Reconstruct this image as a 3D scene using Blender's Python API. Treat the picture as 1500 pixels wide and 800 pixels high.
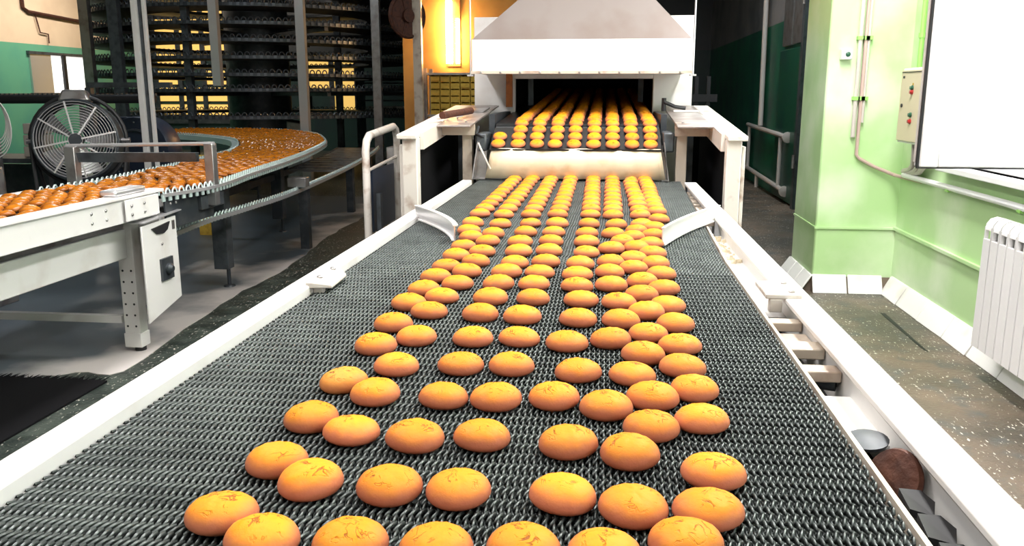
import bpy, math, random
import numpy as np
from mathutils import Matrix, Vector

random.seed(7)
for o in list(bpy.data.objects):
    bpy.data.objects.remove(o, do_unlink=True)
SC = bpy.context.scene
COL = SC.collection
R = math.radians

# ------------------------------------------------------------------ camera
cam_d = bpy.data.cameras.new('camera')
cam = bpy.data.objects.new('camera', cam_d)
COL.objects.link(cam)
cam.location = (0, 0, 1.40)
cam.rotation_euler = (R(90 - 12.019), 0, R(6.212))
cam_d.sensor_width = 36
cam_d.lens = 1240 / 1500 * 36
cam_d.clip_start = 0.05
SC.camera = cam

# ------------------------------------------------------------------ light
SC.view_settings.view_transform = 'Standard'
SC.view_settings.look = 'None'
SC.view_settings.gamma = 1
SC.view_settings.use_curve_mapping = False
SC.view_settings.exposure = -0.12
wd = bpy.data.worlds.new('sky')
SC.world = wd
wd.use_nodes = True
bg = wd.node_tree.nodes['Background']
bg.inputs[0].default_value = (0.93, 0.97, 1.0, 1)
bg.inputs[1].default_value = 4.5


def area(name, loc, size, power, color=(1, 1, 1), rot=(0, 0, 0), portal=False, spread=180):
    d = bpy.data.lights.new(name, 'AREA')
    d.shape = 'RECTANGLE'
    d.size, d.size_y = size
    d.energy = power
    d.color = color
    d.spread = R(spread)
    if portal:
        d.cycles.is_portal = True
    o = bpy.data.objects.new(name, d)
    o.location = loc
    o.rotation_euler = rot
    COL.objects.link(o)
    return o


# unseen overhead light for the belt, with fill lamps added round the room
area('ceiling_lamp', (-0.6, 1.7, 3.6), (0.7, 3.4), 84, (1.0, 0.965, 0.92))
area('ceiling_lamp', (1.2, 3.6, 3.6), (0.4, 3.4), 265, (1.0, 0.975, 0.95))  # fill to brighten the right wall and tiles
area('ceiling_lamp', (-0.3, 4.2, 3.9), (1.4, 0.4), 40, (1.0, 0.96, 0.9))
area('ceiling_lamp', (-2.0, 3.4, 3.6), (0.4, 3.0), 135, (1.0, 0.965, 0.965))  # placed to light the facing sides of the white conveyor
area('ceiling_lamp', (-5.2, 9.2, 4.3), (2.0, 0.4), 70, (0.88, 0.95, 1.0))  # added to bring out the tower's chain edges
area('ceiling_lamp', (-9.6, 16.2, 4.3), (0.5, 3.0), 230, (1.0, 0.93, 0.83))  # added to brighten the far left wall
area('ceiling_lamp', (1.5, 10.5, 4.2), (0.4, 2.0), 110, (0.9, 0.98, 1.0))  # added to lift the dark far right wall
area('ceiling_lamp', (-1.8, -1.6, 3.9), (2.6, 0.4), 100, (1.0, 0.96, 0.93))  # added front fill behind the camera
# daylight through the two windows of the right wall
area('window_daylight', (2.2, 3.9, 1.8), (1.6, 2.4), 1, rot=(0, R(90), 0), portal=True)
area('window_daylight', (2.2, -0.2, 1.8), (1.6, 2.8), 1, rot=(0, R(90), 0), portal=True)


# ------------------------------------------------------------------ materials
def _nodes(name):
    m = bpy.data.materials.new(name)
    m.use_nodes = True
    nt = m.node_tree
    return m, nt, nt.nodes, nt.links, nt.nodes['Principled BSDF']


def rgba(c):
    return (c[0], c[1], c[2], 1)


def mat(name, col, rough=0.5, metal=0.0, col2=None, scale=8, detail=4, lo=0.45, hi=0.7,
        bump=0.0, bscale=60, coat=0.0, spec=0.5, space='Object', var=0.0):
    m, nt, N, L, P = _nodes(name)
    P.inputs['Base Color'].default_value = rgba(col)
    P.inputs['Roughness'].default_value = rough
    P.inputs['Metallic'].default_value = metal
    P.inputs['Specular IOR Level'].default_value = spec
    if coat:
        P.inputs['Coat Weight'].default_value = coat
        P.inputs['Coat Roughness'].default_value = 0.08
    tc = N.new('ShaderNodeTexCoord')
    if col2 is not None:
        n = N.new('ShaderNodeTexNoise')
        n.inputs['Scale'].default_value = scale
        n.inputs['Detail'].default_value = detail
        L.new(tc.outputs[space], n.inputs['Vector'])
        r = N.new('ShaderNodeMapRange')
        r.inputs[1].default_value = lo
        r.inputs[2].default_value = hi
        L.new(n.outputs['Fac'], r.inputs[0])
        mx = N.new('ShaderNodeMix')
        mx.data_type = 'RGBA'
        mx.inputs[6].default_value = rgba(col)
        mx.inputs[7].default_value = rgba(col2)
        L.new(r.outputs[0], mx.inputs[0])
        L.new(mx.outputs[2], P.inputs['Base Color'])
    if bump:
        n2 = N.new('ShaderNodeTexNoise')
        n2.inputs['Scale'].default_value = bscale
        n2.inputs['Detail'].default_value = 3
        L.new(tc.outputs[space], n2.inputs['Vector'])
        b = N.new('ShaderNodeBump')
        b.inputs['Strength'].default_value = bump
        b.inputs['Distance'].default_value = 0.01
        L.new(n2.outputs['Fac'], b.inputs['Height'])
        L.new(b.outputs[0], P.inputs['Normal'])
    return m


def emis(name, col, strength):
    m, nt, N, L, P = _nodes(name)
    P.inputs['Base Color'].default_value = rgba(col)
    P.inputs['Emission Color'].default_value = rgba(col)
    P.inputs['Emission Strength'].default_value = strength
    return m


M = {}
M['white'] = mat('white_paint', (0.72, 0.705, 0.69), 0.38, col2=(0.56, 0.51, 0.47), scale=5, lo=0.52, hi=0.85, bump=0.06, bscale=25)
M['white_worn'] = mat('worn_white_paint', (0.68, 0.63, 0.57), 0.42, col2=(0.30, 0.18, 0.12), scale=9, lo=0.55, hi=0.75, bump=0.1, bscale=30)
M['cream_steel'] = mat('cream_steel', (0.58, 0.50, 0.41), 0.38, col2=(0.24, 0.14, 0.10), scale=8, lo=0.5, hi=0.75, metal=0.1)
M['table_steel'] = mat('worn_table_steel', (0.34, 0.30, 0.28), 0.36, 0.5, col2=(0.20, 0.12, 0.09), scale=9, lo=0.5, hi=0.7)
M['steel'] = mat('brushed_steel', (0.46, 0.45, 0.45), 0.3, 0.85, col2=(0.30, 0.27, 0.26), scale=9)
M['steel_bright'] = mat('bright_steel', (0.72, 0.71, 0.72), 0.28, 0.7)
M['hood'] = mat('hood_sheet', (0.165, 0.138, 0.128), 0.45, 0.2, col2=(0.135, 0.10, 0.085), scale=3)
M['dark'] = mat('dark_steel', (0.035, 0.042, 0.05), 0.45, 0.3, col2=(0.07, 0.075, 0.08), scale=10)
M['grey_steel'] = mat('grey_steel', (0.10, 0.115, 0.13), 0.4, 0.5, col2=(0.06, 0.065, 0.07), scale=12)
M['black'] = mat('black_rubber', (0.012, 0.012, 0.014), 0.55)
M['soot'] = mat('sooty_panel', (0.006, 0.006, 0.007), 0.9, spec=0.1)  # flat black for the mat and for shade painted inside the frame
M['bed'] = mat('slider_bed', (0.035, 0.04, 0.039), 0.5, 0.2)
M['wire'] = mat('belt_wire', (0.105, 0.12, 0.115), 0.36, 0.55, col2=(0.065, 0.075, 0.073), scale=14, lo=0.4, hi=0.65)
M['chain'] = mat('chain_plastic', (0.46, 0.56, 0.54), 0.3, 0.2)
M['rust'] = mat('rusty_iron', (0.10, 0.035, 0.02), 0.6, 0.4, col2=(0.05, 0.02, 0.015), scale=25, bump=0.3)
M['rust_orange'] = mat('orange_primer', (0.42, 0.13, 0.03), 0.6, col2=(0.22, 0.07, 0.02), scale=12)
M['apron'] = mat('parchment', (0.64, 0.545, 0.385), 0.45, col2=(0.48, 0.34, 0.18), scale=9, lo=0.55, hi=0.82, bump=0.25, bscale=9)
M['band'] = mat('oven_band', (0.03, 0.032, 0.034), 0.32, 0.7)
M['navy'] = mat('navy_paint', (0.02, 0.03, 0.055), 0.4)
M['glass'] = None
M['tile'] = mat('skirting_tile', (0.90, 0.89, 0.87), 0.22, col2=(0.60, 0.55, 0.50), scale=4, lo=0.55, hi=0.9)
M['grout'] = mat('grout', (0.16, 0.12, 0.09), 0.9)
M['radiator'] = mat('radiator_enamel', (0.83, 0.82, 0.82), 0.25)
M['beige'] = mat('beige_cabinet', (0.66, 0.57, 0.40), 0.4)
M['pvc'] = mat('white_pvc', (0.85, 0.85, 0.86), 0.3)
M['conduit'] = mat('conduit_plastic', (0.55, 0.50, 0.47), 0.4)
M['pipe_pink'] = mat('pink_conduit', (0.55, 0.40, 0.36), 0.45)
M['green_pipe'] = mat('green_pipe', (0.30, 0.60, 0.14), 0.4)
M['door_green'] = mat('dark_green_paint', (0.008, 0.075, 0.042), 0.35, col2=(0.012, 0.05, 0.045), scale=1.5)
M['yellow'] = mat('yellow_card', (0.62, 0.40, 0.05), 0.6, col2=(0.45, 0.27, 0.03), scale=20)
M['carton'] = mat('grey_carton', (0.35, 0.32, 0.28), 0.8)
M['red'] = mat('red_plastic', (0.35, 0.02, 0.02), 0.3)
M['green_btn'] = mat('green_plastic', (0.02, 0.09, 0.05), 0.3)
M['paper'] = mat('paper', (0.75, 0.74, 0.70), 0.8)
M['lamp_tube'] = emis('lamp_tube_glow', (1.0, 0.60, 0.26), 75)
M['pane_amber'] = emis('amber_lit_pane', (1.0, 0.62, 0.16), 0.75)
M['pane_white'] = emis('daylit_pane', (1.0, 0.99, 0.97), 1.0)  # glow stands in for daylight reflected by the left wall panel


def glass_mat():
    m, nt, N, L, P = _nodes('window_glass')
    P.inputs['Base Color'].default_value = (0.97, 0.98, 0.98, 1)
    P.inputs['Roughness'].default_value = 0.05
    P.inputs['Transmission Weight'].default_value = 0.0
    out = N['Material Output']
    tr = N.new('ShaderNodeBsdfTransparent')
    mx = N.new('ShaderNodeMixShader')
    mx.inputs[0].default_value = 0.16
    L.new(tr.outputs[0], mx.inputs[1])
    L.new(P.outputs[0], mx.inputs[2])
    L.new(mx.outputs[0], out.inputs[0])
    return m


M['glass'] = glass_mat()


def cookie_mat(name, top, side, crumb, glossy):
    m, nt, N, L, P = _nodes(name)
    tc = N.new('ShaderNodeTexCoord')
    oi = N.new('ShaderNodeObjectInfo')
    add = N.new('ShaderNodeVectorMath')
    add.operation = 'ADD'
    sc = N.new('ShaderNodeVectorMath')
    sc.operation = 'SCALE'
    sc.inputs[3].default_value = 7.0
    comb = N.new('ShaderNodeCombineXYZ')
    for k in range(3):
        L.new(oi.outputs['Random'], comb.inputs[k])
    L.new(comb.outputs[0], sc.inputs[0])
    L.new(tc.outputs['Object'], add.inputs[0])
    L.new(sc.outputs[0], add.inputs[1])
    sep = N.new('ShaderNodeSeparateXYZ')
    L.new(tc.outputs['Object'], sep.inputs[0])
    # baked crust: browner skirt, golden top, with a wavy limit
    n1 = N.new('ShaderNodeTexNoise')
    n1.inputs['Scale'].default_value = 38
    n1.inputs['Detail'].default_value = 4
    L.new(add.outputs[0], n1.inputs['Vector'])
    ma = N.new('ShaderNodeMath')
    ma.operation = 'MULTIPLY_ADD'
    ma.inputs[1].default_value = 0.012
    L.new(n1.outputs['Fac'], ma.inputs[0])
    L.new(sep.outputs[2], ma.inputs[2])
    mr = N.new('ShaderNodeMapRange')
    mr.interpolation_type = 'SMOOTHSTEP'
    mr.inputs[1].default_value = 0.018
    mr.inputs[2].default_value = 0.039
    L.new(ma.outputs[0], mr.inputs[0])
    mx = N.new('ShaderNodeMix')
    mx.data_type = 'RGBA'
    mx.inputs[6].default_value = rgba(side)
    mx.inputs[7].default_value = rgba(top)
    L.new(mr.outputs[0], mx.inputs[0])
    # cracks near the crown
    v = N.new('ShaderNodeTexNoise')
    v.inputs['Scale'].default_value = 42
    v.inputs['Detail'].default_value = 3
    v.inputs['Distortion'].default_value = 0.9
    L.new(add.outputs[0], v.inputs['Vector'])
    dv = N.new('ShaderNodeMath')
    dv.operation = 'SUBTRACT'
    dv.inputs[1].default_value = 0.5
    L.new(v.outputs['Fac'], dv.inputs[0])
    ab = N.new('ShaderNodeMath')
    ab.operation = 'ABSOLUTE'
    L.new(dv.outputs[0], ab.inputs[0])
    c0 = N.new('ShaderNodeMapRange')
    c0.inputs[1].default_value = 0.030
    c0.inputs[2].default_value = 0.008
    L.new(ab.outputs[0], c0.inputs[0])
    gt_ = N.new('ShaderNodeMapRange')
    gt_.inputs[1].default_value = 0.50
    gt_.inputs[2].default_value = 0.60
    L.new(n1.outputs['Fac'], gt_.inputs[0])
    cr = N.new('ShaderNodeMath')
    cr.operation = 'MULTIPLY'
    L.new(c0.outputs[0], cr.inputs[0])
    L.new(gt_.outputs[0], cr.inputs[1])
    zz = N.new('ShaderNodeMapRange')
    zz.inputs[1].default_value = 0.023
    zz.inputs[2].default_value = 0.031
    L.new(sep.outputs[2], zz.inputs[0])
    mu = N.new('ShaderNodeMath')
    mu.operation = 'MULTIPLY'
    L.new(cr.outputs[0], mu.inputs[0])
    L.new(zz.outputs[0], mu.inputs[1])
    mx2 = N.new('ShaderNodeMix')
    mx2.data_type = 'RGBA'
    mx2.inputs[7].default_value = rgba(crumb)
    L.new(mx.outputs[2], mx2.inputs[6])
    mu2 = N.new('ShaderNodeMath')
    mu2.operation = 'MULTIPLY'
    mu2.inputs[1].default_value = 0.9
    L.new(mu.outputs[0], mu2.inputs[0])
    L.new(mu2.outputs[0], mx2.inputs[0])
    hs = N.new('ShaderNodeHueSaturation')
    hm = N.new('ShaderNodeMapRange')
    hm.inputs[3].default_value = 0.86
    hm.inputs[4].default_value = 1.1
    L.new(oi.outputs['Random'], hm.inputs[0])
    L.new(hm.outputs[0], hs.inputs['Value'])
    L.new(mx2.outputs[2], hs.inputs['Color'])
    L.new(hs.outputs[0], P.inputs['Base Color'])
    P.inputs['Roughness'].default_value = 0.17 if glossy else 0.55
    P.inputs['Specular IOR Level'].default_value = 0.4 if glossy else 0.16
    b = N.new('ShaderNodeBump')
    b.inputs['Strength'].default_value = 0.12 if glossy else 0.55
    b.inputs['Distance'].default_value = 0.004
    sub = N.new('ShaderNodeMath')
    sub.operation = 'SUBTRACT'
    L.new(n1.outputs['Fac'], sub.inputs[0])
    L.new(mu.outputs[0], sub.inputs[1])
    L.new(sub.outputs[0], b.inputs['Height'])
    L.new(b.outputs[0], P.inputs['Normal'])
    return m


M['cookie'] = cookie_mat('cookie_crust', (0.83, 0.285, 0.006), (0.46, 0.145, 0.075), (0.26, 0.07, 0.008), False)
M['cookie_dark'] = cookie_mat('cookie_crust_stained', (0.62, 0.26, 0.03), (0.46, 0.16, 0.055), (0.16, 0.05, 0.015), False)
M['glazed'] = cookie_mat('glazed_crust', (0.47, 0.155, 0.010), (0.28, 0.08, 0.010), (0.36, 0.11, 0.010), True)


def wall_two(name, low, high, zline, low2, high2, spec=0.4):
    """painted wall: one colour below a painted line, another above it"""
    m, nt, N, L, P = _nodes(name)
    g = N.new('ShaderNodeNewGeometry')
    sep = N.new('ShaderNodeSeparateXYZ')
    L.new(g.outputs['Position'], sep.inputs[0])
    n = N.new('ShaderNodeTexNoise')
    n.inputs['Scale'].default_value = 1.8
    n.inputs['Detail'].default_value = 5
    L.new(g.outputs['Position'], n.inputs['Vector'])
    mrn = N.new('ShaderNodeMapRange')
    mrn.inputs[1].default_value = 0.42
    mrn.inputs[2].default_value = 0.68
    L.new(n.outputs['Fac'], mrn.inputs[0])

    def two(a, b):
        x = N.new('ShaderNodeMix')
        x.data_type = 'RGBA'
        x.inputs[6].default_value = rgba(a)
        x.inputs[7].default_value = rgba(b)
        L.new(mrn.outputs[0], x.inputs[0])
        return x
    lo_, hi_ = two(low, low2), two(high, high2)
    st = N.new('ShaderNodeMath')
    st.operation = 'GREATER_THAN'
    st.inputs[1].default_value = zline
    L.new(sep.outputs[2], st.inputs[0])
    mx = N.new('ShaderNodeMix')
    mx.data_type = 'RGBA'
    L.new(st.outputs[0], mx.inputs[0])
    L.new(lo_.outputs[2], mx.inputs[6])
    L.new(hi_.outputs[2], mx.inputs[7])
    L.new(mx.outputs[2], P.inputs['Base Color'])
    P.inputs['Roughness'].default_value = 0.38
    P.inputs['Specular IOR Level'].default_value = spec
    b = N.new('ShaderNodeBump')
    b.inputs['Strength'].default_value = 0.25
    b.inputs['Distance'].default_value = 0.02
    L.new(n.outputs['Fac'], b.inputs['Height'])
    L.new(b.outputs[0], P.inputs['Normal'])
    return m


M['wall_green'] = wall_two('green_wall_paint', (0.47, 0.70, 0.33), (0.36, 0.66, 0.16), 9, (0.70, 0.83, 0.58), (0.50, 0.74, 0.30))
M['wall_far'] = wall_two('dark_green_wall', (0.012, 0.14, 0.075), (0.22, 0.22, 0.23), 2.35, (0.012, 0.065, 0.055), (0.10, 0.12, 0.13))
M['wall_left'] = wall_two('cream_green_wall', (0.13, 0.40, 0.25), (0.78, 0.60, 0.42), 2.36, (0.10, 0.34, 0.24), (0.70, 0.52, 0.36))
M['wall_back'] = wall_two('back_wall_paint', (0.02, 0.05, 0.045), (0.05, 0.05, 0.055), 2.36, (0.02, 0.035, 0.04), (0.04, 0.045, 0.05))
M['wall_amber'] = mat('ochre_wall', (0.60, 0.33, 0.08), 0.6, col2=(0.50, 0.24, 0.05), scale=2)
M['ceiling'] = mat('ceiling_paint', (0.30, 0.30, 0.29), 0.8)


def floor_mat():
    m, nt, N, L, P = _nodes('worn_concrete_floor')
    g = N.new('ShaderNodeNewGeometry')
    sep = N.new('ShaderNodeSeparateXYZ')
    L.new(g.outputs['Position'], sep.inputs[0])

    def noise(scale, detail=5):
        n = N.new('ShaderNodeTexNoise')
        n.inputs['Scale'].default_value = scale
        n.inputs['Detail'].default_value = detail
        L.new(g.outputs['Position'], n.inputs['Vector'])
        return n.outputs['Fac']

    def ramp(v, a, b):
        r = N.new('ShaderNodeMapRange')
        r.inputs[1].default_value = a
        r.inputs[2].default_value = b
        L.new(v, r.inputs[0])
        return r.outputs[0]

    def mix(f, a, b):
        x = N.new('ShaderNodeMix')
        x.data_type = 'RGBA'
        L.new(f, x.inputs[0])
        for i, c in ((6, a), (7, b)):
            if isinstance(c, tuple):
                x.inputs[i].default_value = rgba(c)
            else:
                L.new(c, x.inputs[i])
        return x.outputs[2]
    big, mid, fine = noise(1.6), noise(7), noise(48, 3)
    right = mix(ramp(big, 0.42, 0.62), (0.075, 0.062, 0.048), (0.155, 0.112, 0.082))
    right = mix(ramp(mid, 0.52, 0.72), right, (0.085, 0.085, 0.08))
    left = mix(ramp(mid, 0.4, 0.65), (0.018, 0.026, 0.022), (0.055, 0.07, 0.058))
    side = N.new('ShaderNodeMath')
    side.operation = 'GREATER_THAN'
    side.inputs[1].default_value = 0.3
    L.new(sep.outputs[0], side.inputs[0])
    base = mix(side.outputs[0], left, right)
    # pale flecks of flour and chipped paint
    def flecks(rot, scale, th):
        mp = N.new('ShaderNodeMapping')
        mp.inputs['Scale'].default_value = (1, 0.38, 1)
        mp.inputs['Rotation'].default_value = (0, 0, rot)
        L.new(g.outputs['Position'], mp.inputs['Vector'])
        n = N.new('ShaderNodeTexNoise')
        n.inputs['Scale'].default_value = scale
        n.inputs['Detail'].default_value = 2
        L.new(mp.outputs[0], n.inputs['Vector'])
        return ramp(n.outputs['Fac'], th, th + 0.03)
    mxm = N.new('ShaderNodeMath')
    mxm.operation = 'MAXIMUM'
    L.new(flecks(0.5, 75, 0.655), mxm.inputs[0])
    L.new(flecks(-0.9, 58, 0.665), mxm.inputs[1])
    gate = ramp(noise(3.0, 3), 0.36, 0.52)
    mul = N.new('ShaderNodeMath')
    mul.operation = 'MULTIPLY'
    L.new(mxm.outputs[0], mul.inputs[0])
    L.new(gate, mul.inputs[1])
    mul2 = N.new('ShaderNodeMath')
    mul2.operation = 'MULTIPLY'
    mul2.inputs[1].default_value = 0.95
    L.new(mul.outputs[0], mul2.inputs[0])
    col = mix(mul2.outputs[0], base, (0.72, 0.68, 0.60))
    L.new(col, P.inputs['Base Color'])
    rr = N.new('ShaderNodeMapRange')
    rr.inputs[3].default_value = 0.3
    rr.inputs[4].default_value = 0.6
    L.new(mid, rr.inputs[0])
    L.new(rr.outputs[0], P.inputs['Roughness'])
    b = N.new('ShaderNodeBump')
    b.inputs['Strength'].default_value = 0.5
    b.inputs['Distance'].default_value = 0.01
    L.new(fine, b.inputs['Height'])
    L.new(b.outputs[0], P.inputs['Normal'])
    return m


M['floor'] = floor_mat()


def sheet_mat():
    """slate-coloured covering, trodden pale along its aisle edge"""
    m, nt, N, L, P = _nodes('floor_sheet')
    g = N.new('ShaderNodeNewGeometry')
    sep = N.new('ShaderNodeSeparateXYZ')
    L.new(g.outputs['Position'], sep.inputs[0])
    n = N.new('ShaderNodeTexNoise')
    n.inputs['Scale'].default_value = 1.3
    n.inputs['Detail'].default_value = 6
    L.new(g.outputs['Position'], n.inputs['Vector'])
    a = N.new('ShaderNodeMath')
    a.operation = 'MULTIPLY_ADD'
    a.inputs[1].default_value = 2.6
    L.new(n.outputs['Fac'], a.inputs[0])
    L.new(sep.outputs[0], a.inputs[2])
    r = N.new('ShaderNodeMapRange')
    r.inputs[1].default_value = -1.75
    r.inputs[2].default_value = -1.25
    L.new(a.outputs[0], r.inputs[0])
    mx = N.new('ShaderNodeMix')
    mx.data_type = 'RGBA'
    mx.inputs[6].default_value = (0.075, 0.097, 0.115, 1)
    mx.inputs[7].default_value = (0.56, 0.52, 0.50, 1)  # pale band is sunlight put into the colour
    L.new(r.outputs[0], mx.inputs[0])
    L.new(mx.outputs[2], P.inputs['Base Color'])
    P.inputs['Roughness'].default_value = 0.4
    b = N.new('ShaderNodeBump')
    b.inputs['Strength'].default_value = 0.3
    b.inputs['Distance'].default_value = 0.02
    L.new(n.outputs['Fac'], b.inputs['Height'])
    L.new(b.outputs[0], P.inputs['Normal'])
    return m


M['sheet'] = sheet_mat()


# ------------------------------------------------------------------ mesh helpers
class MB:
    def __init__(s, xf=None):
        s.v, s.f, s.xf = [], [], xf

    def _add(s, vs, fs):
        b = len(s.v)
        for p in vs:
            p = Vector(p)
            s.v.append(tuple(s.xf @ p) if s.xf else tuple(p))
        s.f += [tuple(i + b for i in f) for f in fs]
        return s

    def box(s, x0, x1, y0, y1, z0, z1):
        vs = [(x, y, z) for z in (z0, z1) for y in (y0, y1) for x in (x0, x1)]
        return s._add(vs, [(0, 2, 3, 1), (4, 5, 7, 6), (0, 1, 5, 4), (2, 6, 7, 3), (0, 4, 6, 2), (1, 3, 7, 5)])

    def hexa(s, lower, upper):
        """two quads, both counter-clockwise from above"""
        return s._add(list(lower) + list(upper),
                      [(3, 2, 1, 0), (4, 5, 6, 7), (0, 1, 5, 4), (1, 2, 6, 5), (2, 3, 7, 6), (3, 0, 4, 7)])

    def prism(s, poly, off):
        n = len(poly)
        off = Vector(off)
        vs = [Vector(p) for p in poly] + [Vector(p) + off for p in poly]
        fs = [tuple(range(n))[::-1], tuple(range(n, 2 * n))]
        fs += [(i, (i + 1) % n, n + (i + 1) % n, n + i) for i in range(n)]
        return s._add(vs, fs)

    def beam(s, p, q, w, h, up=(0, 0, 1)):
        p, q = Vector(p), Vector(q)
        d = (q - p).normalized()
        u = Vector(up)
        a = d.cross(u).normalized()
        u = a.cross(d)
        vs = []
        for e in (p, q):
            for i, j in ((-1, -1), (1, -1), (1, 1), (-1, 1)):
                vs.append(e + a * (w / 2 * i) + u * (h / 2 * j))
        return s._add(vs, [(0, 1, 2, 3)[::-1], (4, 5, 6, 7), (0, 1, 5, 4), (1, 2, 6, 5), (2, 3, 7, 6), (3, 0, 4, 7)])

    def tube(s, pts, r, n=8, closed=False, cap=True):
        pts = [Vector(p) for p in pts]
        m = len(pts)
        vs, fs = [], []
        prev = None
        for i, p in enumerate(pts):
            if closed:
                d = pts[(i + 1) % m] - pts[i - 1]
            else:
                d = pts[min(i + 1, m - 1)] - pts[max(i - 1, 0)]
            d.normalize()
            if prev is None:
                a = d.cross(Vector((0, 0, 1)))
                if a.length < 1e-3:
                    a = d.cross(Vector((1, 0, 0)))
            else:
                a = prev - d * prev.dot(d)
            a.normalize()
            prev = a
            b = d.cross(a)
            rr = r[i] if isinstance(r, (list, tuple)) else r
            for k in range(n):
                t = 2 * math.pi * k / n
                vs.append(p + a * (math.cos(t) * rr) + b * (math.sin(t) * rr))
        for i in range(m if closed else m - 1):
            j = (i + 1) % m
            for k in range(n):
                k2 = (k + 1) % n
                fs.append((i * n + k, i * n + k2, j * n + k2, j * n + k))
        if cap and not closed:
            fs.append(tuple(range(n))[::-1])
            fs.append(tuple((m - 1) * n + k for k in range(n)))
        return s._add(vs, fs)

    def cyl(s, p, q, r, n=16):
        return s.tube([p, q], r, n)

    def ring(s, c, axis, rad, r, n=32, m=6):
        c, ax = Vector(c), Vector(axis).normalized()
        a = ax.cross(Vector((0, 0, 1)))
        if a.length < 1e-3:
            a = Vector((1, 0, 0))
        a.normalize()
        b = ax.cross(a)
        return s.tube([c + a * (math.cos(2 * math.pi * i / n) * rad) + b * (math.sin(2 * math.pi * i / n) * rad)
                       for i in range(n)], r, m, closed=True)

    def lathe(s, prof, c, axis, n=24):
        """prof: (radius, height along axis)"""
        c, ax = Vector(c), Vector(axis).normalized()
        a = ax.cross(Vector((0, 0, 1)))
        if a.length < 1e-3:
            a = Vector((1, 0, 0))
        a.normalize()
        b = ax.cross(a)
        vs, fs = [], []
        for r, h in prof:
            for k in range(n):
                t = 2 * math.pi * k / n
                vs.append(c + ax * h + a * (math.cos(t) * r) + b * (math.sin(t) * r))
        for i in range(len(prof) - 1):
            for k in range(n):
                k2 = (k + 1) % n
                fs.append((i * n + k, i * n + k2, (i + 1) * n + k2, (i + 1) * n + k))
        fs.append(tuple(range(n))[::-1])
        fs.append(tuple((len(prof) - 1) * n + k for k in range(n)))
        return s._add(vs, fs)

    def mesh(s, name, smooth=True, angle=0.6):
        me = bpy.data.meshes.new(name)
        me.from_pydata(s.v, [], s.f)
        me.update()
        if smooth:
            me.shade_smooth()
            me.set_sharp_from_angle(angle=angle)
        return me

    def build(s, name, m, parent=None, bevel=0.0, smooth=True, origin=None):
        base = root_loc(parent) if parent else Vector((0, 0, 0))
        if origin is not None:
            org = Vector(origin)
        else:
            org = base if parent else Vector(((min(v[0] for v in s.v) + max(v[0] for v in s.v)) / 2,
                                              (min(v[1] for v in s.v) + max(v[1] for v in s.v)) / 2,
                                              min(v[2] for v in s.v)))
        s.v = [tuple(Vector(v) - org) for v in s.v]
        o = bpy.data.objects.new(name, s.mesh(name, smooth))
        o.data.materials.append(M[m] if isinstance(m, str) else m)
        COL.objects.link(o)
        if parent:
            o.parent = parent
            o.location = org - root_loc(parent)
        else:
            o.location = org
        WORLD[o] = org
        if bevel:
            b = o.modifiers.new('bevel', 'BEVEL')
            b.width = bevel
            b.segments = 2
            b.limit_method = 'ANGLE'
        return o


WORLD = {}


def root_loc(o):
    return WORLD.get(o, Vector((0, 0, 0)))


def tag(o, label=None, cat=None, group=None, kind=None):
    if label:
        o['label'] = label
    if cat:
        o['category'] = cat
    if group:
        o['group'] = group
    if kind:
        o['kind'] = kind
    return o


def thing(name, loc, label, cat, group=None):
    o = bpy.data.objects.new(name, None)
    o.empty_display_size = 0.1
    o.location = loc
    COL.objects.link(o)
    WORLD[o] = Vector(loc)
    return tag(o, label, cat, group)


def struct(name, mb, m, bevel=0.0):
    return tag(mb.build(name, m, bevel=bevel), kind='structure')


def inst(name, me, m, loc, parent=None, rot=(0, 0, 0)):
    """an object that shares mesh data; loc in world coordinates"""
    o = bpy.data.objects.new(name, me)
    if not me.materials:
        me.materials.append(M[m] if isinstance(m, str) else m)
    COL.objects.link(o)
    if parent:
        o.parent = parent
        o.location = Vector(loc) - root_loc(parent)
    else:
        o.location = loc
    o.rotation_euler = rot
    WORLD[o] = Vector(loc)
    return o


def bolt_mesh(r=0.008, h=0.006):
    return MB().lathe([(r, 0), (r, h * 0.6), (r * 0.7, h)], (0, 0, 0), (0, 0, 1), 8).mesh('bolt')


BOLT = bolt_mesh()
HOLE = bolt_mesh(.0065, .0015)
HOLE.materials.append(M['black'])
BOLT.materials.append(M['steel'])

# ------------------------------------------------------------------ the setting
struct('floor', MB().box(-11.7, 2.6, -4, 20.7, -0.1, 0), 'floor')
struct('ceiling', MB().box(-11.7, 2.6, -4, 20.7, 4.6, 4.7), 'ceiling')
W0, W1 = 0.98, 2.75            # window sill and head height
wr = MB()
wr.box(2.05, 2.3, -4, -1.6, 0, 4.6)
wr.box(2.05, 2.3, -1.6, 1.2, 0, W0).box(2.05, 2.3, -1.6, 1.2, W1, 4.6)
wr.box(2.05, 2.3, 1.2, 2.75, 0, 4.6)
wr.box(2.05, 2.3, 2.75, 5.32, 0, W0).box(2.05, 2.3, 2.75, 5.32, W1, 4.6)
wr.box(2.05, 2.3, 5.32, 6.2, 0, 4.6)
struct('wall_right', wr, 'wall_green')
struct('wall_pillar', MB().box(1.5, 2.45, 6.16, 6.85, 0, 4.6), 'wall_green', 0.012)
struct('wall_far_right', MB().box(2.37, 2.6, 6.85, 20.6, 0, 4.6), 'wall_far')
struct('wall_back', MB().box(-11.7, 2.6, 20.5, 20.7, 0, 4.6), 'wall_back')
struct('wall_left', MB().box(-11.7, -11.5, -4, 20.5, 0, 4.6), 'wall_left')
struct('wall_front', MB().box(-11.7, 2.6, -4.2, -4, 0, 4.6), 'paper')
struct('wall_partition', MB().box(-3.15, -1.0, 13.3, 13.5, 0, 4.6), 'wall_amber')
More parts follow.
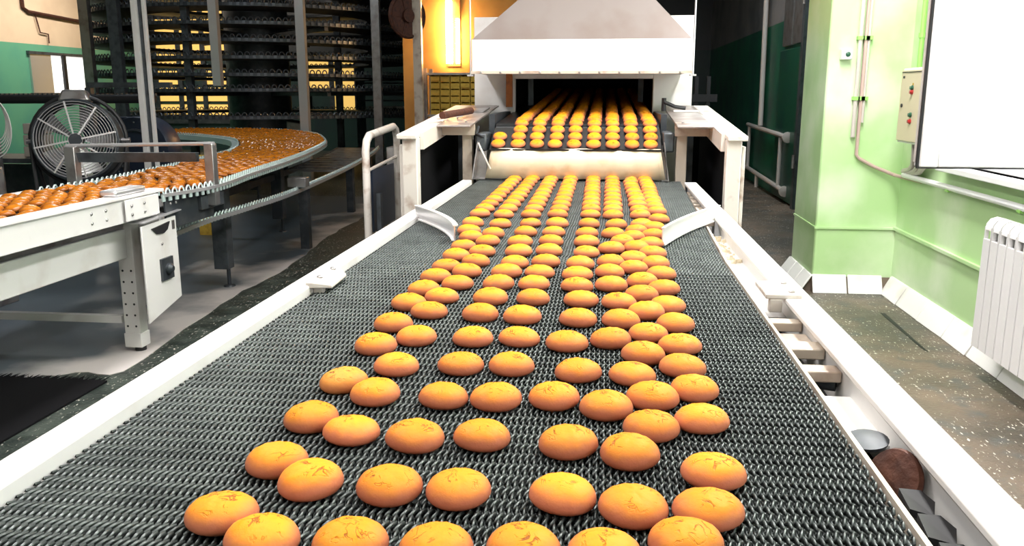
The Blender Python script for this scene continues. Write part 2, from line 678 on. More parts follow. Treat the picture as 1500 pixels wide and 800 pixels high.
# thin plaster ledges on pillar and wall
struct('trim_1', MB().box(1.494, 2.05, 6.148, 6.16, 0.455, 0.47).box(1.494, 1.5, 6.16, 6.85, 0.455, 0.47), 'wall_green')
struct('trim_2', MB().box(2.03, 2.05, 2.0, 6.16, 0.455, 0.475), 'wall_green')

# worn covering with sunlight painted pale on the left part of the floor, with a frayed near edge
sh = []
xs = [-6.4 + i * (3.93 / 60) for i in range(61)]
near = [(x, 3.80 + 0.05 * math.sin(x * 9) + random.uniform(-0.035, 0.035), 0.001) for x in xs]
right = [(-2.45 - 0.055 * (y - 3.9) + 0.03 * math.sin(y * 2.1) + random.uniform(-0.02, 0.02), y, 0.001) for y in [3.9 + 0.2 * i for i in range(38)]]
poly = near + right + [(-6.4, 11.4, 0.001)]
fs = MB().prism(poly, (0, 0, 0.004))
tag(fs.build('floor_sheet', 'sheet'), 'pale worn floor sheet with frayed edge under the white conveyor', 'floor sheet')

# black bristle mat in front of the sheet
bm_ = thing('bristle_mat', (-4.2, 2.7, 0), 'black bristle mat on the floor under the white conveyor', 'mat')
MB().box(-6.4, -2.42, 1.2, 3.74, 0.001, 0.010).build('mat_base', 'soot', bm_)
br = MB()
for i in range(420):
    x = -6.38 + 3.94 * i / 420 + random.uniform(-.004, .004)
    y = 3.735
    h = random.uniform(.03, .075)
    br._add([(x, y, .003), (x + .007, y, .003), (x + .003 + random.uniform(-.02, .02), y + h, .008 + random.uniform(0, .006)), (x + .003, y, .010)], [(0, 1, 2), (1, 3, 2), (3, 0, 2), (0, 3, 1)])
tag(br.build('bristle_fringe', 'soot', bm_), kind='stuff')

# slanted skirting tiles
sk = struct('baseboard_right', MB().prism([(2.05, 3.0, 0.001), (1.985, 3.0, 0.001), (2.05, 3.0, 0.11)], (0, 3.16, 0)), 'grout')
ys = [6.13, 5.787, 5.397, 4.999, 4.649, 4.271, 3.91, 3.55, 3.2]
for a, b in zip(ys, ys[1:]):
    a2, b2 = a - 0.005, b + 0.005
    t = MB()
    d1, d2 = random.uniform(-.004, .004), random.uniform(-.004, .004)
    lower = [(1.968 + d1, b2, 0.002), (1.978 + d1, b2, -0.0), (1.978 + d2, a2, 0), (1.968 + d2, a2, 0.002)]
    t.hexa([(1.968 + d1, b2, 0.001), (1.985 + d1, b2, 0.001), (1.985 + d2, a2, 0.001), (1.968 + d2, a2, 0.001)],
           [(2.036, b2, 0.128), (2.05, b2, 0.128), (2.05, a2, 0.128), (2.036, a2, 0.128)])
    t.build('tile', 'tile', sk, bevel=0.003)
sk2 = struct('baseboard_pillar', MB().prism([(1.5, 6.16, 0.001), (1.5, 6.10, 0.001), (1.5, 6.16, 0.11)], (0.55, 0, 0))
             .prism([(1.5, 6.16, 0.001), (1.44, 6.16, 0.001), (1.5, 6.16, 0.11)], (0, 0.69, 0)), 'grout')
for a, b in ((1.5, 1.735), (1.745, 1.98)):
    MB().hexa([(a, 6.082, 0.001), (b, 6.082, 0.001), (b, 6.10, 0.001), (a, 6.10, 0.001)],
              [(a, 6.146, 0.125), (b, 6.146, 0.125), (b, 6.158, 0.125), (a, 6.158, 0.125)]).build('tile', 'tile', sk2, bevel=0.003)
for i in range(3):
    a, b = 6.12 + i * 0.245, 6.12 + i * 0.245 + 0.235
    MB().hexa([(1.40, a, 0.001), (1.42, a, 0.001), (1.42, b, 0.001), (1.40, b, 0.001)],
              [(1.486, a, 0.125), (1.499, a, 0.125), (1.499, b, 0.125), (1.486, b, 0.125)]).build('tile', 'tile', sk2, bevel=0.003)
# missing mortar crack in the floor beside the tiles
struct('trim_3', MB().prism([(1.80, 5.55, 0.0008), (1.83, 5.55, 0.0008), (1.80, 4.7, 0.0008), (1.785, 4.75, 0.0008)], (0, 0, 0.001)), 'black')

# window with an opened sash
win = tag(MB().box(2.08, 2.16, 2.75, 5.32, W0, W0 + .06).box(2.08, 2.16, 2.75, 5.32, W1 - .06, W1)
          .box(2.08, 2.16, 2.75, 2.81, W0 + .06, W1 - .06).box(2.08, 2.16, 5.26, 5.32, W0 + .06, W1 - .06)
          .box(2.08, 2.16, 3.88, 3.96, W0 + .06, W1 - .06).build('window_1', 'pvc', bevel=0.006), kind='structure')
MB().box(1.97, 2.3, 2.7, 5.34, W0 - .035, W0).build('window_sill', 'pvc', win, bevel=0.005)
MB().box(2.11, 2.12, 2.81, 3.88, W0 + .06, W1 - .06).build('window_pane', 'glass', win)
S0, S1, SY = 1.075, 2.68, 4.0
sash = MB()
sash.box(1.395, 1.475, SY - .035, SY + .035, S0, S1).box(1.985, 2.06, SY - .035, SY + .035, S0, S1)
sash.box(1.475, 1.985, SY - .035, SY + .035, S0, S0 + .10).box(1.475, 1.985, SY - .035, SY + .035, S1 - .10, S1)
sa = sash.build('sash', 'pvc', win, bevel=0.006)
MB().box(1.475, 1.985, SY - .008, SY + .008, S0 + .10, S1 - .10).build('glass_pane', 'glass', sa)
MB().box(1.386, 1.395, SY - .028, SY - .008, S0, S1).box(1.388, 2.0, SY - .03, SY - .01, S0 - .006, S0).build('rubber_seal', 'black', sa)
MB().box(1.389, 1.395, SY + .012, SY + .03, S0 + .02, S1).build('locking_strip', 'conduit', sa)
win2 = tag(MB().box(2.08, 2.16, -1.6, 1.2, W0, W0 + .06).box(2.08, 2.16, -1.6, 1.2, W1 - .06, W1)
           .box(2.08, 2.16, -1.6, -1.54, W0 + .06, W1 - .06).box(2.08, 2.16, 1.14, 1.2, W0 + .06, W1 - .06)
           .box(2.08, 2.16, -.24, -.16, W0 + .06, W1 - .06).build('window_2', 'pvc'), kind='structure')

# mirror-like panel on the left wall, reflected daylight put in as glow, with grey panel and dark bar
wl = tag(MB().box(-11.5, -11.44, 16.25, 18.45, 1.32, 1.40).box(-11.5, -11.44, 16.25, 18.45, 2.16, 2.22).build('window_3', 'grey_steel'), kind='structure')  # frame of the mirror-like wall panel, not a window
MB().box(-11.5, -11.46, 16.3, 16.95, 1.40, 2.16).build('side_panel', 'steel_bright', wl)
MB().box(-11.5, -11.47, 17.0, 17.3, 1.40, 2.16).box(-11.5, -11.47, 17.4, 18.4, 1.40, 2.16).build('window_pane', 'pane_white', wl)  # glowing panes stand in for daylight reflected by the panel
MB().box(-11.5, -11.42, 17.3, 17.4, 1.36, 2.18).build('dark_bar', 'black', wl)
# amber factory windows of the back wall, behind the tower
for n, (x0, x1, z0, z1, nx, nz) in enumerate(((-11.1, -8.6, 0.75, 3.6, 4, 7), (-7.25, -6.0, 0.95, 2.2, 2, 3))):
    w = tag(MB().box(x0 - .1, x1 + .1, 20.42, 20.5, z0 - .1, z0).box(x0 - .1, x1 + .1, 20.42, 20.5, z1, z1 + .1)
            .build('window_%d' % (4 + n), 'dark'), kind='structure')
    dx, dz = (x1 - x0) / nx, (z1 - z0) / nz
    for i in range(nx + 1):
        MB().box(x0 + i * dx - .06, x0 + i * dx + .06, 20.43, 20.5, z0, z1).build('glazing_bar', 'dark', w)
    for i in range(nx):
        for k in range(nz):
            if random.random() < 0.12:
                continue
            MB().box(x0 + i * dx + .06, x0 + (i + 1) * dx - .06, 20.46, 20.49, z0 + k * dz + .04, z0 + (k + 1) * dz - .04).build('window_pane', 'pane_amber', w)

# steel door in the far right wall
dr = tag(MB().box(2.29, 2.37, 10.62, 10.74, 0, 2.9).build('door_1', 'grey_steel'), kind='structure')
MB().box(2.32, 2.37, 10.78, 12.1, 0.03, 1.95).build('door_leaf', 'door_green', dr, bevel=0.006)
for a, b in ((10.85, 11.38), (11.46, 12.0)):
    MB().box(2.325, 2.37, a, b, 2.0, 2.85).build('window_pane', 'steel', dr)
for z in (0.5, 2.42):
    MB().cyl((2.28, 10.66, z), (2.28, 10.66, z + .16), .022, 10).build('hinge', 'steel', dr)

# ------------------------------------------------------------------ main mesh belt conveyor
BZ = 0.895
conv = thing('mesh_belt_conveyor', (-0.15, 2.3, 0), 'long conveyor with grey woven wire mesh belt and white side rails', 'conveyor')
MB().box(-0.797, -0.741, 0.3, 4.72, 0.80, 0.92).build('side_rail', 'white', conv, bevel=0.006)
MB().box(0.437, 0.502, 0.3, 4.72, 0.905, 0.92).box(0.455, 0.47, 0.3, 4.72, 0.79, 0.905).build('side_rail', 'white', conv, bevel=0.004)
bed_ = [(-.741, .3, .868), (.372, .3, .868), (.372, 2.6, .868), (.44, 5.02, .868), (-.741, 5.02, .868)]
MB().prism(bed_, (0, 0, .01)).build('slider_bed', 'bed', conv)
MB().prism([(.374, .3, .86), (.381, .3, .86), (.381, 2.6, .86), (.403, 3.3, .86), (.396, 3.3, .86), (.374, 2.6, .86)], (0, 0, .036)).build('edge_strip', 'cream_steel', conv)
for a, b in ((1.30, 1.52), (2.08, 3.30)):
    MB().box(0.384, 0.455, a, b, 0.852, 0.858).build('ledge_plate', 'white', conv)
MB().box(0.384, 0.455, 0.3, 4.72, 0.80, 0.806).build('channel_floor', 'black', conv)
for y in (0.5, 2.6, 4.5):
    MB().box(-0.79, 0.47, y - .03, y + .03, 0.74, 0.79).build('cross_beam', 'white', conv)
    for x in (-0.765, 0.468):
        MB().box(x - .03, x + .03, y - .03, y + .03, 0.0, 0.795).build('leg', 'white', conv)
# bars and clamps in the right-hand channel
for y, w, z in ((1.60, .022, .885), (1.735, .03, .89), (1.83, .045, .875), (1.93, .02, .89), (3.55, .04, .885), (3.72, .02, .88),
                (3.9, .05, .885), (4.05, .02, .885), (4.2, .06, .885), (4.34, .02, .885), (4.5, .06, .885)):
    MB().box(max(.386, .379 + .030 * (y - 2.6)), 0.454, y - w, y + w, z - .022, z).build('bracket', 'cream_steel', conv, bevel=0.003)
cl = MB().box(0.39, 0.475, 2.02, 2.17, 0.918, 0.93).box(0.40, 0.43, 2.02, 2.04, 0.885, 0.918).build('clamp_plate', 'white_worn', conv, bevel=0.003)
for x, y in ((.455, 2.045), (.455, 2.14)):
    inst('bolt', BOLT, 'steel', (x, y, 0.93), cl)
cl = MB().hexa([(-.75, 2.03, .912), (-.69, 2.06, .907), (-.695, 2.2, .907), (-.75, 2.28, .912)],
               [(-.75, 2.03, .93), (-.69, 2.06, .917), (-.695, 2.2, .917), (-.75, 2.28, .93)])
cl.box(-.741, -.715, 2.06, 2.085, .88, .915)
cl = cl.build('clamp_plate', 'white_worn', conv, bevel=0.003)
for x, y in ((-.735, 2.1), (-.735, 2.21)):
    inst('bolt', BOLT, 'steel', (x, y, 0.926), cl)
# rusty support discs and torn rubber in the channel
d = Vector((-0.80, -0.42, 0.42)).normalized()
MB().lathe([(.01, -.006), (.044, -.006), (.047, 0), (.044, .006), (.012, .01)], (0.418, 1.165, 0.862), d, 28).build('support_disc', 'rust', conv)
MB().lathe([(.03, -.004), (.032, .002), (.012, .006)], (0.405, 1.255, 0.884), (-.1, -.1, 1), 20).build('support_disc', 'dark', conv)
for i, y in enumerate((1.07, 1.0, 0.93, 0.86)):
    MB().prism([(.392 + random.uniform(0, .01), y - .03, .872), (.425, y - .035, .866), (.44, y + .005, .866), (.43, y + .03, .87), (.40, y + .025, .874)], (0, 0, .01)).build('rubber_scrap', 'black', conv)
MB().cyl((.40, 1.62, .862), (.45, 1.60, .862), .022, 14).build('support_disc', 'dark', conv)

# guide plates: short curved channels standing on the belt
def guide(pts, h, name='guide_plate', m='steel_bright', flange=.014, inward=1):
    n = 14
    P = [Vector(p) for p in pts]
    c = []
    for i in range(n + 1):
        t = i / n
        c.append(P[0] * (1 - t) ** 2 + P[1] * (2 * t * (1 - t)) + P[2] * t * t)
    web, fl, f2 = MB(), MB(), MB()
    for a, b in zip(c, c[1:]):
        dd = (b - a).normalized()
        nrm = Vector((-dd.y, dd.x, 0)) * inward
        e = dd * .0015
        for mb, lo, hi, w0, w1 in ((web, 0, h, 0, .004), (fl, h, h + .004, -.004, flange), (f2, -.001, .003, -.010, 0)):
            q = [a + nrm * w0 - e, b + nrm * w0 + e, b + nrm * w1 + e, a + nrm * w1 - e]
            if inward < 0:
                q = q[::-1]
            mb.hexa([(p.x, p.y, .903 + lo) for p in q], [(p.x, p.y, .903 + hi) for p in q])
    g = web.build(name, m, conv)
    fl.build('upper_flange', 'white', g)
    f2.build('lower_flange', 'white', g)
    return g


guide([(-.755, 3.335, 0), (-.56, 3.06, 0), (-.508, 2.83, 0)], .05, inward=1)
guide([(.46, 3.43, 0), (.30, 3.16, 0), (.199, 2.82, 0)], .055, m='white', flange=.006, inward=-1)

cr_ = MB()
for i in range(70):
    x, y, q = random.uniform(.397, .448), random.uniform(2.75, 3.28), random.uniform(.003, .011)
    cr_.hexa([(x - q, y - q, .858), (x + q * .8, y - q * .7, .858), (x + q, y + q, .858), (x - q * .7, y + q, .858)],
             [(x - q * .6, y - q * .4, .858 + q), (x + q * .5, y - q * .5, .858 + q * .8), (x + q * .6, y + q * .5, .858 + q), (x - q * .5, y + q * .6, .858 + q * .7)])
tag(cr_.build('crumbs', 'beige'), 'loose cookie crumbs gathered in the rail channel by the guide plate', 'crumbs', kind='stuff')

# woven wire belt: interlocking flattened spirals
def belt_mesh():
    V, Fc = [], []
    base = 0
    y = 0.62
    pitch_y, px_ = 0.0178, 0.0096
    k = 0
    while y < 5.0:
        xl, xr = -0.737, 0.366 + max(0, (y - 2.6)) * 0.030
        n = int((xr - xl) / px_)
        seg = 6 if y < 2.4 else 4
        i = np.arange(n * seg + 1)
        ph = 2 * np.pi * i / seg
        sgn = 1 if k % 2 == 0 else -1
        x = xl + (i / seg) * (xr - xl) / n
        a, b = 0.0134, 0.0036
        yy = y + a * np.sin(ph * 1.0)
        zz = BZ - b + b * np.cos(ph + 0.35)
        xx = x + 0.0022 * sgn * np.sin(ph)
        c = np.stack([xx, yy, zz], 1)
        d = np.gradient(c, axis=0)
        d /= np.linalg.norm(d, axis=1)[:, None]
        up = np.array([0, 0, 1.0])
        s1 = np.cross(d, up)
        s1 /= np.linalg.norm(s1, axis=1)[:, None] + 1e-9
        s2 = np.cross(s1, d)
        r = 0.0028
        m = 3
        ring = np.stack([c + (s1 * math.cos(t) + s2 * math.sin(t)) * r for t in (math.pi / 2, math.pi * 7 / 6, math.pi * 11 / 6)], 1)
        V.append(ring.reshape(-1, 3))
        p = len(c)
        idx = np.arange(p - 1)[:, None] * m
        kk = np.arange(m)[None]
        k2 = (kk + 1) % m
        f = np.stack([idx + kk, idx + k2, idx + m + k2, idx + m + kk], 2).reshape(-1, 4) + base
        Fc.append(f)
        base += p * m
        y += pitch_y
        k += 1
    V, Fc = np.concatenate(V), np.concatenate(Fc)
    me = bpy.data.meshes.new('belt_mesh')
    me.vertices.add(len(V))
    me.vertices.foreach_set('co', (V - np.array(conv.location)).astype(np.float32).ravel())
    me.loops.add(Fc.size)
    me.loops.foreach_set('vertex_index', Fc.astype(np.int32).ravel())
    me.polygons.add(len(Fc))
    me.polygons.foreach_set('loop_start', np.arange(0, Fc.size, 4, dtype=np.int32))
    me.polygons.foreach_set('loop_total', np.full(len(Fc), 4, dtype=np.int32))
    me.update(calc_edges=True)
    me.shade_smooth()
    me.materials.append(M['wire'])
    o = bpy.data.objects.new('belt_mesh', me)
    o.parent = conv
    COL.objects.link(o)
    tag(o, 'grey woven wire mesh of the belt', kind='stuff')
    print('belt tris', len(Fc) * 2)


belt_mesh()

# ------------------------------------------------------------------ oven, discharge frame, hood
oven = thing('tunnel_oven', (-0.16, 8.5, 0), 'long white tunnel oven with a dark mouth under the hood', 'oven')
OT = 1.93
MB().box(-.955, -.66, 6.25, 6.33, 0.05, OT).build('front_panel', 'white', oven, bevel=.005)
MB().box(.33, .605, 6.25, 6.33, 0.05, OT).build('front_panel', 'white', oven, bevel=.005)
MB().box(-.66, .33, 6.25, 6.33, 1.50, OT).build('front_panel', 'white', oven)
MB().box(-.66, .33, 6.25, 6.33, 0.05, 1.08).build('front_panel', 'dark', oven)
MB().box(-.955, -.90, 6.33, 11.0, 0.05, OT).build('side_wall', 'white', oven)
MB().box(.55, .605, 6.33, 11.0, 0.05, OT).build('side_wall', 'white', oven)
MB().box(-.955, .605, 6.33, 11.0, OT - .05, OT).build('roof_panel', 'white', oven)
MB().box(-.955, .605, 11.0, 11.05, 0.05, OT).build('back_panel', 'white', oven)
tn = MB().box(-.78, -.72, 6.33, 10.5, 1.0, 1.56).box(.40, .46, 6.33, 10.5, 1.0, 1.56).box(-.78, .46, 6.33, 10.5, 1.56, 1.60).box(-.78, .46, 10.5, 10.55, 1.0, 1.6)
tn.build('baking_tunnel', 'black', oven)
for x in (-.60, .27):
    MB().box(x - .02, x + .02, 6.9, 6.94, 1.3, 1.55).build('tunnel_strut', 'grey_steel', oven)
MB().box(-.715, -.672, 6.17, 6.22, 1.30, 1.56).build('corner_post', 'rust_orange', oven)
MB().box(-.955, .605, 6.33, 11.0, 0.0, 0.05).build('plinth', 'dark', oven)

fr = thing('oven_discharge_frame', (-0.17, 5.4, 0), 'white steel discharge frame with side tables between oven mouth and mesh belt', 'conveyor frame')
zt = lambda y: 1.20 + 0.07 * (y - 4.6)


def slab(x0, x1, y0, y1, th):
    return MB().hexa([(x0, y0, zt(y0) - th), (x1, y0, zt(y0) - th), (x1, y1, zt(y1) - th), (x0, y1, zt(y1) - th)],
                     [(x0, y0, zt(y0)), (x1, y0, zt(y0)), (x1, y1, zt(y1)), (x0, y1, zt(y1))])


for s in (-1, 1):
    if s < 0:
        o0, o1, i0, i1, t0, t1 = -1.09, -.985, -.85, -.79, -.985, -.77
    else:
        o0, o1, i0, i1, t0, t1 = .615, .715, .413, .475, .40, .615
    slab(o0, o1, 4.40, 6.2, .025).build('top_beam', 'white_worn', fr, bevel=.004)
    slab(t0, t1, 4.86, 6.2, .012).build('table_top', 'table_steel', fr, bevel=.003)
    slab(min(t0, t1), max(t0, t1), 5.02, 5.05, .075).build('cross_bar', 'cream_steel', fr)
    slab(o1 if s < 0 else o0 - .02, (o1 + .02) if s < 0 else o0, 4.5, 6.2, .09).build('inner_rail', 'white_worn', fr)
    po = o0 if s < 0 else o1
    MB().box(o0 + (.025 if s < 0 else 0), o1 - (0 if s < 0 else .025), 4.42, 4.50, 0, zt(4.42) - .02).build('post', 'white_worn', fr, bevel=.005)
    MB().box(po if s < 0 else po - .018, po + .018 if s < 0 else po, 4.46, 4.56, 0, zt(4.46) - .06).build('post', 'white_worn', fr, bevel=.003)
    MB().box(i0, i1, 5.05, 5.12, 0, zt(5.05) - .01).build('post', 'cream_steel', fr, bevel=.005)
    MB().box(o0 + .02, o1 - .02, 6.05, 6.15, 0, zt(6.05) - .02).build('post', 'white_worn', fr, bevel=.005)
    q = -.93 if s < 0 else .53
    MB().box(q - .03, q + .03, 5.55, 5.62, 0, zt(5.55) - .012).build('post', 'grey_steel', fr)
    MB().box(o0 + .03, o1 - .03, 4.62, 6.0, 0.05, 1.16).build('side_panel', 'soot', fr)  # black panel put in for the shade within the frame opening
    MB().box(min(o1, i0) if s < 0 else i1 + .02, i0 - .02 if s < 0 else o0, 5.7, 5.72, 0.05, 1.2).build('rear_panel', 'soot', fr)  # second black panel, standing for shade between the posts
    inst('bolt', BOLT, 'steel', ((i0 + i1) / 2, 5.03, zt(5.03)), fr)
# baking band over its end roller
bd = MB()
prof = []
for k in range(9):
    t = math.pi * (0.5 + k / 8)
    prof.append((5.33 + .06 * math.cos(t), 1.156 + .06 * math.sin(t)))
top = [(9.6, 1.216 + .05 * (9.6 - 5.33))] + prof
bot = [(9.6, 1.096 + .05 * (9.6 - 5.33))]
ring_ = [(-.675, y, z) for y, z in top + bot]
bd.prism(ring_, (1.0, 0, 0))
bd.build('baking_band', 'band', fr)
MB().hexa([(-.675, 4.965, 1.070), (.325, 4.965, 1.070), (.325, 5.245, 1.182), (-.675, 5.245, 1.182)],
          [(-.675, 4.965, 1.078), (.325, 4.965, 1.078), (.325, 5.245, 1.190), (-.675, 5.245, 1.190)]).build('discharge_tray', 'band', fr)
# apron sheet, gently wavy, and the metal side pans
ap = MB()
na = 40
vs = []
for j, (z, y, xa, xb) in enumerate(((1.078, 4.968, -.662, .318), (1.0, 4.962, -.68, .334), (.908, 4.952, -.70, .35))):
    for i in range(na + 1):
        u = i / na
        x = xa + (xb - xa) * u
        w = (.004 * math.sin(u * 21 + 1) + .003 * math.sin(u * 47) + .002 * math.sin(u * 90 + j)) * (1 if j else .5)
        vs.append((x, y + w, z + (.006 * math.sin(u * 15) if j == 0 else 0)))
n1 = na + 1
fsx = [(j * n1 + i, j * n1 + i + 1, (j + 1) * n1 + i + 1, (j + 1) * n1 + i) for j in range(2) for i in range(na)]
ap._add(vs, [f[::-1] for f in fsx])
ao = ap.build('parchment_apron', 'apron', fr)
so = ao.modifiers.new('solid', 'SOLIDIFY')
so.thickness = .002
for s, xa, xb, xc in ((-1, -.745, -.775, -.70), (1, .335, .37, .33)):
    pan = MB()
    pan.hexa([(xb, 4.93, .905), (xb + .006 * -s, 4.93, .905), (xb + .006 * -s, 5.03, .905), (xb, 5.03, .905)] if s > 0 else
             [(xb, 4.93, .905), (xb + .006, 4.93, .905), (xb + .006, 5.03, .905), (xb, 5.03, .905)],
             [(xa, 4.96, 1.12), (xa + .006, 4.96, 1.12), (xa + .006, 5.05, 1.12), (xa, 5.05, 1.12)])
    pan.box(min(xb, xc), max(xb, xc), 4.955, 5.03, .900, .906)
    pan.hexa([(min(xa, xb), 5.03, .905), (max(xc, xb), 5.03, .905), (max(xc, xb), 5.036, .905), (min(xa, xb), 5.036, .905)],
             [(min(xa, xc), 5.045, 1.10), (max(xa, xc), 5.045, 1.10), (max(xa, xc), 5.05, 1.10), (min(xa, xc), 5.05, 1.10)])
    pan.build('side_pan', 'steel', fr)
MB().tube([(-.735, 4.93, 1.115), (-.70, 4.925, 1.04), (-.665, 4.93, .965)], .006, 6).build('tie_rod', 'white_worn', fr)
MB().tube([(-.70, 5.05, 1.13), (-.755, 5.0, 1.16), (-.76, 5.12, 1.2)], .008, 6).build('lever', 'dark', fr)
MB().box(-.765, -.70, 5.03, 5.26, 1.06, 1.165).build('bearing_block', 'grey_steel', fr, bevel=.01)
MB().box(.335, .40, 5.03, 5.26, 1.06, 1.175).build('bearing_block', 'grey_steel', fr, bevel=.01)
MB().box(-.72, -.685, 5.3, 6.2, 1.15, 1.27).build('band_guard', 'dark', fr)
MB().box(.335, .37, 5.3, 6.2, 1.15, 1.27).build('band_guard', 'dark', fr)

# things lying on the side tables
zz = zt(5.1)
tag(MB().cyl((-.955, 4.98, zz + .035), (-.84, 5.35, zz + .055), .021, 14).build('iron_pipe', 'rust'), 'short rusty iron pipe lying on the discharge side table', 'pipe')
sc = MB()
for k in range(3):
    a = k * .05
    sc.prism([(-1.03 + a, 5.2 + a, zz + .012), (-.98 + a, 5.16 + a, zz + .02), (-.965 + a, 5.22 + a, zz + .05), (-1.02 + a, 5.24 + a, zz + .035)], (0, 0, .004))
tag(sc.build('paper_scrap', 'paper'), 'crumpled white paper scrap on the discharge side table', 'paper')
tag(MB().hexa([(-.93, 5.62, zt(5.62) + .001), (-.80, 5.6, zt(5.6) + .001), (-.78, 5.78, zt(5.78) + .012), (-.92, 5.8, zt(5.8) + .006)],
              [(-.93, 5.62, zt(5.62) + .008), (-.80, 5.6, zt(5.6) + .008), (-.78, 5.78, zt(5.78) + .022), (-.92, 5.8, zt(5.8) + .014)]).build('metal_plate', 'steel'),
    'bent grey metal plate on the side table beside the rusty pipe', 'plate')
lv = thing('hand_lever', (.48, 5.75, zt(5.75)), 'black hand lever on pale base strip on the table', 'lever')
MB().box(.44, .60, 5.70, 5.76, zt(5.76) - .002, zt(5.76) + .008).build('base_strip', 'paper', lv)
MB().tube([(.38, 5.77, zt(5.77)), (.38, 5.77, zt(5.77) + .085)], .015, 8).build('pivot_post', 'black', lv)
MB().tube([(.38, 5.76, zt(5.76) + .06), (.45, 5.75, zt(5.76) + .03), (.52, 5.74, zt(5.75) + .02)], .012, 8).build('handle', 'black', lv)

hood = thing('extraction_hood', (-.17, 5.95, 1.52), 'large white sheet metal extraction hood with sloping canopy over the oven exit', 'hood')
hx0, hx1, hy0, hy1 = -.868, .525, 5.58, 6.24
sk = MB()
t_ = .012
sk.box(hx0, hx1, hy0, hy0 + t_, 1.527, 1.735).box(hx0, hx1, hy1 - t_, hy1, 1.527, 1.735)
sk.box(hx0, hx0 + t_, hy0 + t_, hy1 - t_, 1.527, 1.735).box(hx1 - t_, hx1, hy0 + t_, hy1 - t_, 1.527, 1.735)
so = sk.build('skirt', 'white', hood, bevel=.003)
MB().box(hx0 - .008, hx1 + .008, hy0 - .01, hy0, 1.52, 1.538).build('lower_lip', 'cream_steel', so)
for i in range(11):
    inst('rivet', BOLT, 'steel', (hx0 + .06 + i * .127, hy0 - .009, 1.529), so, (R(90), 0, 0))
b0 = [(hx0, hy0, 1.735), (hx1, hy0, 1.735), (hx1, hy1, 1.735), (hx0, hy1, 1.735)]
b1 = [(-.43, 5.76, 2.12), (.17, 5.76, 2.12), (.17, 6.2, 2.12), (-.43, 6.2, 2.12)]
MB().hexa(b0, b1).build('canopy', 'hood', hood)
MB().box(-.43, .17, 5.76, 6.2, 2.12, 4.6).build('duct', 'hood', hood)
for x in (hx0 - .012, hx1 + .018):
    MB().cyl((x, hy0 + .02, 1.51), (x, hy0 + .02, 4.6), .006, 8).box(x - .02, x + .02, hy0, hy0 + .04, 1.505, 1.515).build('hanger_rod', 'steel_bright', hood)

# ------------------------------------------------------------------ cookies
def cookie_mesh(name, m, seed, nseg=28, nring=12, rad=.0434, h=.034, rough=1.0, org=None):
    rnd = random.Random(seed)
    ph = [rnd.uniform(0, 6.28) for _ in range(8)]
    asx = rnd.uniform(.96, 1.03)
    prof = []
    for i in range(nring + 1):
        t = i / nring                      # 0 bottom rim, 1 crown
        ang = -0.62 + t * (math.pi / 2 + 0.62)
        r = math.cos(ang) ** (0.9 if ang > 0 else 1.0)
        z = (math.sin(ang) + math.sin(.62) * .62) if ang < 0 else (math.sin(.62) * .62 + math.sin(ang))
        if ang < 0:
            z = (math.sin(ang) + math.sin(.62)) * .62
        prof.append((max(r, 0), z))
    zmax = prof[-1][1]
    mb = MB()
    vs, fs = [], []
    for i, (r, z) in enumerate(prof[:-1]):
        for k in range(nseg):
            a = 2 * math.pi * k / nseg
            w = 1 + rough * (.018 * math.sin(2 * a + ph[0]) + .012 * math.sin(3 * a + ph[1]))
            b = rough * .035 * (z / zmax) * math.sin(3 * r * math.cos(a + ph[2]) * 3 + ph[3]) * math.sin(3 * r * math.sin(a + ph[4]) * 3 + ph[5])
            vs.append((rad * r * w * asx * math.cos(a), rad * r * w * math.sin(a), h * (z / zmax + b)))
    vs.append((0, 0, h * (1 + rough * rnd.uniform(-.03, .03))))
    n = len(prof) - 1
    for i in range(n - 1):
        for k in range(nseg):
            k2 = (k + 1) % nseg
            fs.append((i * nseg + k, i * nseg + k2, (i + 1) * nseg + k2, (i + 1) * nseg + k))
    for k in range(nseg):
        fs.append(((n - 1) * nseg + k, (n - 1) * nseg + (k + 1) % nseg, n * nseg))
    fs.append(tuple(range(nseg))[::-1])
    mb._add(vs, fs)
    me = mb.mesh(name, True, 1.4)
    me.materials.append(M[m])
    return me


